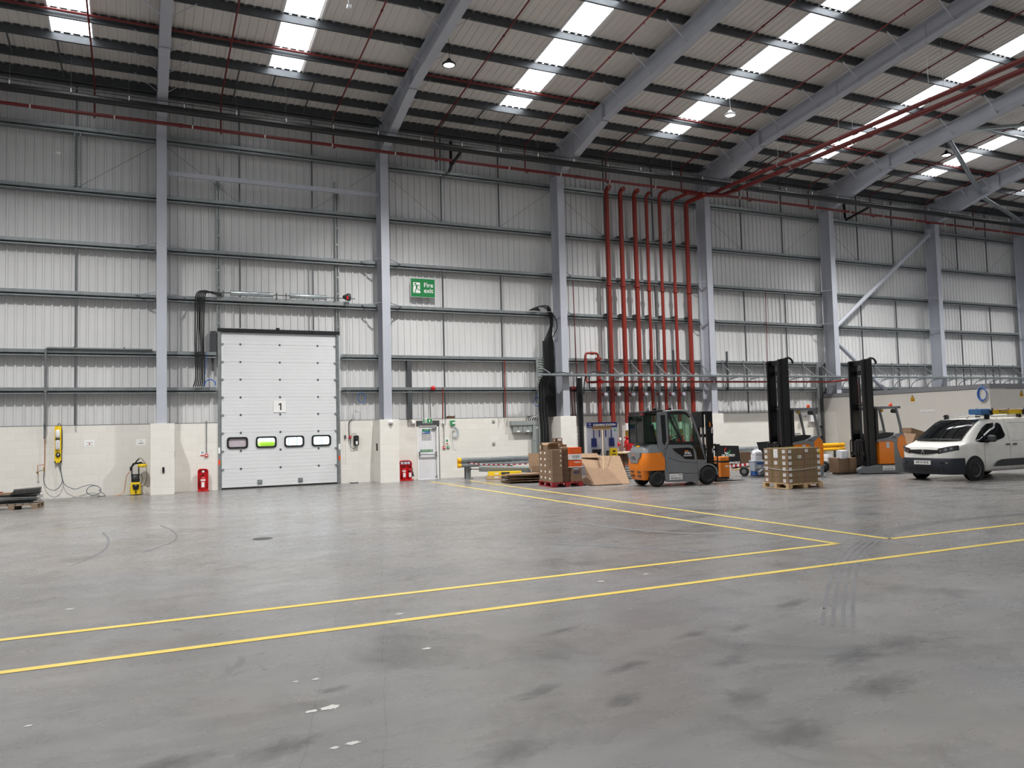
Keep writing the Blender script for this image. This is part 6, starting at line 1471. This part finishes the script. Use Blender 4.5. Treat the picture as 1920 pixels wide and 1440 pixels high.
# ---------------------------------------------------------------- reach trucks with tall masts
def reach_truck(x, y, rz, label, phone):
    t = thing('reach_truck', label, 'reach truck', (x, y, 0), rz, 'tall mast reach trucks')
    base = [(-1.25, .05), (-1.28, .3), (-.1, .3), (.05, .24), (.28, .24), (.38, .17), (.36, .05), (.2, .03)]
    for s in (-1, 1):
        b = MB().prism([(-1.25, .05), (-1.28, .3), (-.25, .3), (.0, .25), (.3, .25), (.42, .17), (.40, .06), (.2, .03), (-1.1, .03)], 'y', s * .52 - .1, s * .52 + .1)
        b.build('support_leg', 'truck_grey', t, .015)
        MB().lathe((.2, s * .52, .15), [(0, -.06), (.14, -.06), (.14, .06), (0, .06)], 'y', 18).build('load_wheel', 'rubber', t)
    lbx = MB().box((-.85, .62, .12), (-.42, .625, .27)).build('phone_label', 'white', t)
    if phone: text(phone, .055, 'dark_grey', (-.635, .626, .165), (-1, 0, 0), (0, 0, 1), lbx, bold=.02)
    MB().box((-.8, .626, .23), (-.5, .627, .238)).build('print', 'dark_grey', lbx)
    MB().box((-1.2, -.5, .05), (-.3, .5, .34)).build('chassis', 'dark_grey', t)
    # masts: nested channels on each side
    for s in (-1, 1):
        MB().box((-.28, s * .46 - .05, .15), (-.05, s * .46 + .05, 3.86)).box((-.05, s * .43 - .03, .15), (.04, s * .43 + .05, 3.84)).build('mast_channel', 'black', t, .006)
        MB().box((-.23, s * .37 - .03, .2), (.02, s * .37 + .03, 3.78)).build('inner_mast', 'black_gloss', t)
        MB().cyl((-.3, s * .36, .3), (-.3, s * .36, 3.3), .028, 10).build('lift_cylinder', 'silver' if s > 0 else 'dark_grey', t)
    for p_, q_ in (((-.27, -.46, 3.68), (-.1, .46, 3.84)), ((-.27, -.46, 2.28), (-.2, .46, 2.34)), ((-.27, -.46, 2.14), (-.22, .46, 2.2)), ((-.27, -.46, 3.35), (-.2, .46, 3.5)), ((-.27, -.46, 1.2), (-.2, .46, 1.34))): MB().box(p_, q_).build('mast_crossbar', 'black', t)
    MB().tube(arc((-.30, .43, 3.72), .17, R(-60), R(190), 14, ('x', 'z')), .035, 8).tube([(-.2, .43, 3.56), (-.2, .43, 2.6)], .02, 6).build('hose_loop', 'black', t)
    for y in (-.1, .0, .1): MB().cyl((-.12, y, .6), (-.12, y, 3.7), .012, 6).build('lift_chain', 'dark_grey', t)
    MB().box((.04, -.42, .3), (.1, .42, .42)).box((.04, -.42, .62), (.1, .42, .72)).box((-.05, -.3, .25), (.05, .3, 1.1)).build('fork_carriage', 'black', t)
    b = MB()
    for y in (-.38, .0, .14): b.tube(smooth_path([(.12, y, .5), (.12, y, 1.02), (.1, y, 1.12), (.04, y, 1.14)], 3), .02, 6)
    b.build('load_backrest', 'black', t)
    for y in (-.32, .32): MB().box((.1, y - .05, .04), (.14, y + .05, .6)).prism([(.1, .04), (1.1, .045), (1.1, .055), (.14, .085)], 'y', y - .05, y + .05).build('fork', 'black', t)
    # body
    MB().prism([(-.34, .33), (-.86, .33), (-.86, 1.02), (-.78, 1.1), (-.34, 1.08)], 'y', -.6, .6).build('battery_cover', 'orange', t, .015)
    MB().box((-.7, .6, .86), (-.6, .606, 1.06)).build('label', 'board_grey', t)
    MB().prism([(-.86, .3), (-1.28, .3), (-1.3, .7), (-1.28, 1.2), (-1.2, 1.34), (-1.0, 1.32), (-.72, 1.2), (-.3, 1.14), (-.3, 1.06), (-.86, 1.05)], 'y', -.6, .6).build('body', 'truck_grey', t, .02)
    for s in (-1, 1): MB().prism([(-1.22, .36), (-1.295, .5), (-1.3, 1.0), (-1.27, 1.18), (-1.16, 1.3), (-1.0, 1.15), (-.98, .9), (-1.05, .6)], 'y', s * .6 - .008, s * .6 + .008).build('rear_panel', 'orange', t)
    o = MB().box((-.95, .6, 1.16), (-.78, .603, 1.2)).build('nameplate', 'truck_grey', t)
    text('STILL', .06, 'dark_grey', (-.88, .61, 1.2), (-1, 0, 0), (0, 0, 1), o, bold=.03)
    MB().prism([(-.3, 1.12), (-.9, 1.26), (-.95, 1.36), (-.7, 1.38), (-.3, 1.3)], 'y', -.5, .5).build('dashboard', 'black', t, .02)
    MB().box((-1.15, -.35, 1.0), (-.7, .25, 1.28)).build('seat', 'seat', t, .03)
    MB().tube([(-.62 + .1 * math.cos(a), .2 + .1 * math.sin(a), 1.42) for a in [2 * PI * i / 16 for i in range(16)]], .014, 6, True).build('steering_wheel', 'black', t)
    # overhead guard
    MB().box((-1.2, -.55, 2.17), (-.28, -.48, 2.25)).box((-1.2, .48, 2.17), (-.28, .55, 2.25)).box((-1.2, -.55, 2.17), (-1.1, .55, 2.25)).box((-.38, -.55, 2.17), (-.28, .55, 2.25)).build('overhead_guard', 'truck_grey', t, .01)
    b = MB()
    for k in range(6): b.box((-1.1, -.42 + k * .16, 2.2), (-.38, -.39 + k * .16, 2.24))
    b.build('guard_bar', 'dark_grey', t)
    for s in (-1, 1):
        MB().tube(smooth_path([(-1.06, s * .5, 2.18), (-1.1, s * .5, 2.0), (-1.18, s * .5, 1.6), (-1.22, s * .5, 1.3)], 4), .045, 8).build('rear_pillar', 'truck_grey', t)
        MB().box((-.38, s * .5 - .05, 1.1), (-.29, s * .5 + .05, 2.2)).build('front_pillar', 'black', t)
    MB().lathe((-1.0, .3, 2.25), [(.055, 0), (.055, .02), (.05, .1), (.0, .105)], 'z', 14).build('beacon', 'amber', t)
    MB().lathe((-.95, .5, 2.08), [(0, -.06), (.07, -.05), (.08, .0), (.05, .07), (0, .08)], 'z', 14).build('work_light', 'black', t)
    MB().lathe((-.55, .5, 2.1), [(0, -.05), (.05, -.03), (.05, .05)], 'z', 12).build('work_lamp', 'brass', t)
    MB().lathe((-1.15, .3, 2.08), [(0, -.06), (.07, -.05), (.07, .05), (0, .06)], 'y', 14).build('fan', 'black', t)
    return t
reach_truck(22.2, 19.5, R(161), 'orange reach truck with tall black mast, standing beside the white van', '0844 800 4427')
reach_truck(18.92, 19.95, R(161), 'orange reach truck with tall black mast, half hidden by the strapped carton pallet', None)
# ---------------------------------------------------------------- white panel van
vn = thing('van', 'white panel van with yellow ladder on the roof, facing the mast trucks', 'van', (21.6, 15.88, 0), R(178))
def lerp(tab, x):
    for (a, va), (b_, vb) in zip(tab[:-1], tab[1:]):
        if (a - x) * (b_ - x) <= 0: return va + (vb - va) * (x - a) / (b_ - a) if b_ != a else va
    return tab[-1][1] if abs(x - tab[-1][0]) < abs(x - tab[0][0]) else tab[0][1]
ZT = [(.90, .80), (.87, .95), (.82, 1.0), (.6, 1.06), (.36, 1.11), (.25, 1.18), (-.1, 1.42), (-.45, 1.64), (-.7, 1.74), (-1.1, 1.775), (-2.0, 1.79), (-3.2, 1.775), (-3.45, 1.72), (-3.5, 1.6)]
HW = [(.90, .40), (.885, .52), (.86, .64), (.80, .76), (.72, .84), (.55, .89), (.2, .915), (-.5, .92), (-3.2, .92), (-3.45, .90), (-3.5, .86)]
TW = [(.9, .3), (.86, .55), (.72, .74), (.36, .80), (.2, .76), (-.1, .72), (-.7, .66), (-1.2, .70), (-3.3, .72), (-3.5, .68)]
def side_y(x, z):
    hw, tw, zt = lerp(HW, x), lerp(TW, x), lerp(ZT, x)
    zb_ = min(1.05, zt - .06)
    if z <= zb_: return hw - .02 * max(0, .5 - z)
    f = min(1, (z - zb_) / max(.01, zt - .05 - zb_)); return hw + (tw + .04 - hw) * f ** 1.25
def vring(x):
    zt = lerp(ZT, x); hw = lerp(HW, x); tw = lerp(TW, x); zb = .24 if x > -3.4 else .35
    zl = min(1.05, zt - .06)
    right = [(hw * .9, zb), (hw - .015, zb + .1), (hw, .62), (hw, zl - .08 if zl > .75 else zl - .02)]
    for z in (zl, zl + (zt - .05 - zl) * .35, zl + (zt - .05 - zl) * .7, zt - .05): right.append((side_y(x, z), z))
    right += [(tw, zt - .012), (tw * .9, zt), (tw * .45, zt + .012)]
    pts = [(x, y, z) for y, z in right] + [(x, 0, zt + .016)] + [(x, -y, z) for y, z in right[::-1]]
    return pts
XS = [.9, .885, .87, .84, .8, .72, .6, .45, .36, .3, .25, .1, -.1, -.28, -.45, -.58, -.7, -.85, -1.1, -1.6, -2.2, -2.8, -3.2, -3.38, -3.45, -3.5]
MB().loft([vring(x) for x in XS]).build('body', 'van_white', vn)
# windscreen follows the sloping front of the shell
b = MB(); xs = [.27, .1, -.1, -.28, -.45, -.6, -.66]; rows = []
for x in xs:
    tw = lerp(TW, x) * .965; zt = lerp(ZT, x)
    rows.append([(x + .02 + .10 * (1 - (k / 5) ** 2) * (1 if x > -.3 else .5), tw * k / 5, zt + .016 + .01 * (1 - abs(k) / 5)) for k in range(-5, 6)])
vs = [p for r_ in rows for p in r_]; n = 11
b.add(vs, [(i * n + k, i * n + k + 1, (i + 1) * n + k + 1, (i + 1) * n + k) for i in range(len(rows) - 1) for k in range(n - 1)], True)
b.build('windscreen', 'window_dark', vn)
MB().tube([(p[0] + .02, p[1], p[2] - .005) for p in rows[0]], .02, 6).build('scuttle', 'black', vn)
for k in (-2, 2): MB().bar((.30, k * .12, 1.2), (.12, k * .12 + .45, 1.335), .015).build('wiper', 'black', vn)
def side_panel(name, m, s, top, bot, off, nrow=4):
    b = MB(); n = len(top)
    for r_ in range(nrow + 1):
        for k in range(n):
            x = bot[k][0] + (top[k][0] - bot[k][0]) * r_ / nrow; z = bot[k][1] + (top[k][1] - bot[k][1]) * r_ / nrow
            b.v.append((x, s * (side_y(x, z) + off), z))
    for r_ in range(nrow):
        for k in range(n - 1): b.f.append([r_ * n + k, r_ * n + k + 1, (r_ + 1) * n + k + 1, (r_ + 1) * n + k]); b.m.append(0); b.s.append(True)
    return b.build(name, m, vn)
for s in (-1, 1):
    side_panel('door_window', 'window_dark', s, [(-.12, 1.17), (-.3, 1.32), (-.55, 1.5), (-.78, 1.61), (-1.0, 1.63), (-1.25, 1.63), (-1.33, 1.58), (-1.38, 1.3)], [(-.1, 1.13), (-.3, 1.08), (-.55, 1.08), (-.78, 1.10), (-1.0, 1.13), (-1.2, 1.17), (-1.3, 1.2), (-1.37, 1.25)], .006)
    side_panel('window_pillar', 'black', s, [(-.45, 1.43), (-.49, 1.45)], [(-.45, 1.08), (-.49, 1.08)], .012)
    side_panel('rubbing_strip', 'dark_grey', s, [(-.78, .42), (-.9, .52), (-1.1, .57), (-1.6, .58), (-2.2, .58), (-2.35, .52)], [(-.76, .38), (-.9, .385), (-1.1, .38), (-1.6, .38), (-2.2, .38), (-2.38, .40)], .02)
    for x0, z0, z1 in ((-.42, .30, 1.07), (-1.52, .30, 1.72), (-2.55, .30, 1.70)): side_panel('door_seam', 'mid_grey', s, [(x0, z1), (x0 - .01, z1)], [(x0, z0), (x0 - .01, z0)], .004, 8)
    side_panel('door_seam', 'mid_grey', s, [(-1.62, 1.62), (-2.5, 1.63)], [(-1.62, 1.612), (-2.5, 1.622)], .004, 1)
    side_panel('swage_line', 'mid_grey', s, [(-1.62, 1.10), (-2.5, 1.11)], [(-1.62, 1.095), (-2.5, 1.105)], .004, 1)
    for x in (-1.42, -1.72):
        MB().obox((x, s * .935, 1.0), (.17, .03, .035)).build('door_handle', 'black', vn, .01)
    MB().prism([(-.46, 1.07), (-.42, 1.14), (-.6, 1.16), (-.62, 1.09)], 'y', min(s * .9, s * 1.0), max(s * .9, s * 1.0)).build('mirror_arm', 'black', vn, .01)
    MB().loft([[(-.56 + x_ * k, s * y_, 1.19 + z_ * k) for x_, z_ in rrect(-.06, -.1, .06, .1, .05, 4)] for y_, k in ((.97, .85), (1.02, 1.0), (1.14, 1.0), (1.18, .8))]).build('mirror', 'dark_grey', vn)
    for xw in (0, -2.79):
        MB().lathe((xw, 0, .34), [(.30, s * .885), (.365, s * .925), (.375, s * .926), (.38, s * .90)], 'y', 34).build('wheel_arch', 'black', vn)
        MB().lathe((xw, 0, .34), [(0, s * .924), (.365, s * .924)], 'y', 34).build('arch_shadow_gap', 'black', vn)
        wheel(vn, xw, s * .835, .32, .215, 'mid_grey', s, 'wheel', 8)
# front end panels wrap the rounded nose
def fx(y): return lerp([(a, b_) for b_, a in HW[:6]], min(abs(y), .889)) if abs(y) > .40 else .90 + .02 * (1 - (abs(y) / .40) ** 2)
def nose(name, m, y0, y1, zb, zt, off, n=16, lean=0, thick=0):
    """zb and zt are functions of y"""
    b = MB(); top = []; bot = []
    for k in range(n + 1):
        y = y0 + (y1 - y0) * k / n; x = fx(y) + off
        bot.append((x, y, zb(y))); top.append((x - lean, y, zt(y)))
    b.add(bot + top, [(k, k + 1, n + 2 + k, n + 1 + k) for k in range(n)], True)
    if thick:
        bk = [(p[0] - thick, p[1], p[2]) for p in bot]; tk = [(p[0] - thick, p[1], p[2]) for p in top]
        b.add(bot + bk, [(k, k + 1, n + 2 + k, n + 1 + k) for k in range(n)]); b.add(top + tk, [(k, k + 1, n + 2 + k, n + 1 + k) for k in range(n)])
    return b.build(name, m, vn)
bmp = MB()
def bp_ring(grow, z):
    ys = [-.9 + 1.8 * k / 24 for k in range(25)]
    return [(.42, -.93 - grow * .3, z)] + [(fx(y) + .03 + grow, y * (1 + .03), z) for y in ys] + [(.42, .93 + grow * .3, z)]
bmp.loft([bp_ring(-.03, .2), bp_ring(.01, .26), bp_ring(.03, .42), bp_ring(.025, .58), bp_ring(-.0, .66)]).build('front_bumper', 'bumper', vn)
nose('lower_intake', 'black', -.5, .5, lambda y: .28, lambda y: .40, .062, 12)
gr = nose('grille', 'black', -.5, .5, lambda y: .765 + .05 * (abs(y) / .5) ** 2, lambda y: .91 - .015 * (abs(y) / .5), .02, 16)
for z in (.80, .83, .86): nose('grille_bar', 'dark_grey', -.42, .42, lambda y, z=z: z, lambda y, z=z: z + .008, .026, 12)
MB().prism([(-.03, .90), (.02, .91), (.05, .88), (.03, .86), (.06, .83), (.05, .77), (.03, .77), (.035, .81), (.0, .84), (-.02, .80), (-.03, .77), (-.055, .77), (-.04, .82), (-.03, .86)], 'x', .945, .96).build('badge', 'silver', vn)
for s in (-1, 1):
    h = nose('headlamp', 'headlamp', s * .48, s * .875, lambda y: .80 + .10 * (abs(y) - .48) / .4, lambda y: .92 + .09 * (abs(y) - .48) / .4, .02, 10)
    nose('lamp_surround', 'black', s * .46, s * .885, lambda y: .785 + .10 * (abs(y) - .48) / .4, lambda y: .935 + .09 * (abs(y) - .48) / .4, .012, 10)
    for yy, w_ in ((.54, .05), (.68, .06), (.8, .05)):
        nose('lamp_reflector', 'silver', s * (yy - w_ / 2), s * (yy + w_ / 2), lambda y: .83 + .1 * (abs(y) - .48) / .4, lambda y: .89 + .1 * (abs(y) - .48) / .4, .026, 4)
    nose('fog_recess', 'black', s * .55, s * .8, lambda y: .50, lambda y: .56, .062, 6)
    nose('fog_lamp', 'silver', s * .68, s * .74, lambda y: .525, lambda y: .55, .07, 3)
    for z in (.3, .35, .4): nose('bumper_slot', 'black', s * .58, s * .82, lambda y, z=z: z, lambda y, z=z: z + .018, .064, 6)
pl = MB().box((.965, -.27, .475), (1.0, .27, .59)).build('number_plate', 'van_plate', vn)
text('WF19 HYX', .092, 'black', (1.002, -.0, .532), (0, 1, 0), (0, 0, 1), pl, bold=.025, sx=.98)
nose('bonnet_seam', 'mid_grey', -.8, .8, lambda y: .962 - .02 * abs(y), lambda y: .968 - .02 * abs(y), .012, 14)
# roof rack and aerial
for x in (-.95, -2.35):
    MB().cyl((x, -.78, 1.86), (x, .78, 1.86), .02, 10).build('rack_bar', 'silver', vn)
    for s in (-1, 1): MB().box((x - .05, s * .66 - .05, 1.75), (x + .05, s * .66 + .05, 1.9)).build('rack_foot', 'black', vn)
    for y in (.34, .82): MB().prism([(x - .03, 1.86), (x + .03, 1.86), (x + .04, 2.0), (x + .0, 2.07), (x - .05, 2.05), (x - .02, 1.98)], 'y', y - .02, y + .02).build('ladder_stop', 'black', vn)
MB().lathe((-.86, .1, 1.76), [(0, .03), (.03, .02), (.04, 0)], 'z', 12).tube([(-.86, .1, 1.78), (-1.08, .1, 1.96)], .006, 6).build('aerial', 'black', vn)
va = R(178)
def vloc(p): return (21.6 + p[0] * math.cos(va) - p[1] * math.sin(va), 15.88 + p[0] * math.sin(va) + p[1] * math.cos(va), p[2])
ld = thing('ladder', 'yellow ladder with blue wrapped end lying on the white van roof rack', 'ladder', (21.6, 15.88, 0), va)
for y in (.40, .75):
    MB().box((-3.5, y - .018, 1.885), (-.66, y + .018, 1.975)).build('stile', 'yellow', ld)
    MB().box((-3.5, y - .012, 1.98), (-.9, y + .012, 2.02)).build('stile', 'yellow_deep', ld)
b = MB()
for k in range(11): b.cyl((-.75 - k * .26, .40, 1.93), (-.75 - k * .26, .75, 1.93), .016, 8); b.cyl((-.95 - k * .25, .40, 2.012), (-.95 - k * .25, .75, 2.012), .014, 8)
b.build('rung', 'silver', ld)
MB().loft([[(x, .575 + (y - .575) * k, 1.965 + (z - 1.965) * k) for y, z in rrect(.365, 1.88, .785, 2.05, .03, 3)] for x, k in ((-.56, .92), (-.6, 1), (-.85, 1), (-.95, .98))]).build('blue_wrap', 'blue_light', ld)
MB().box((-1.75, .77, 1.93), (-1.35, .785, 1.945)).box((-1.75, .77, 1.985), (-1.35, .785, 2.0)).box((-1.37, .77, 1.93), (-1.35, .785, 2.0)).build('ladder_hook', 'mid_grey', ld)
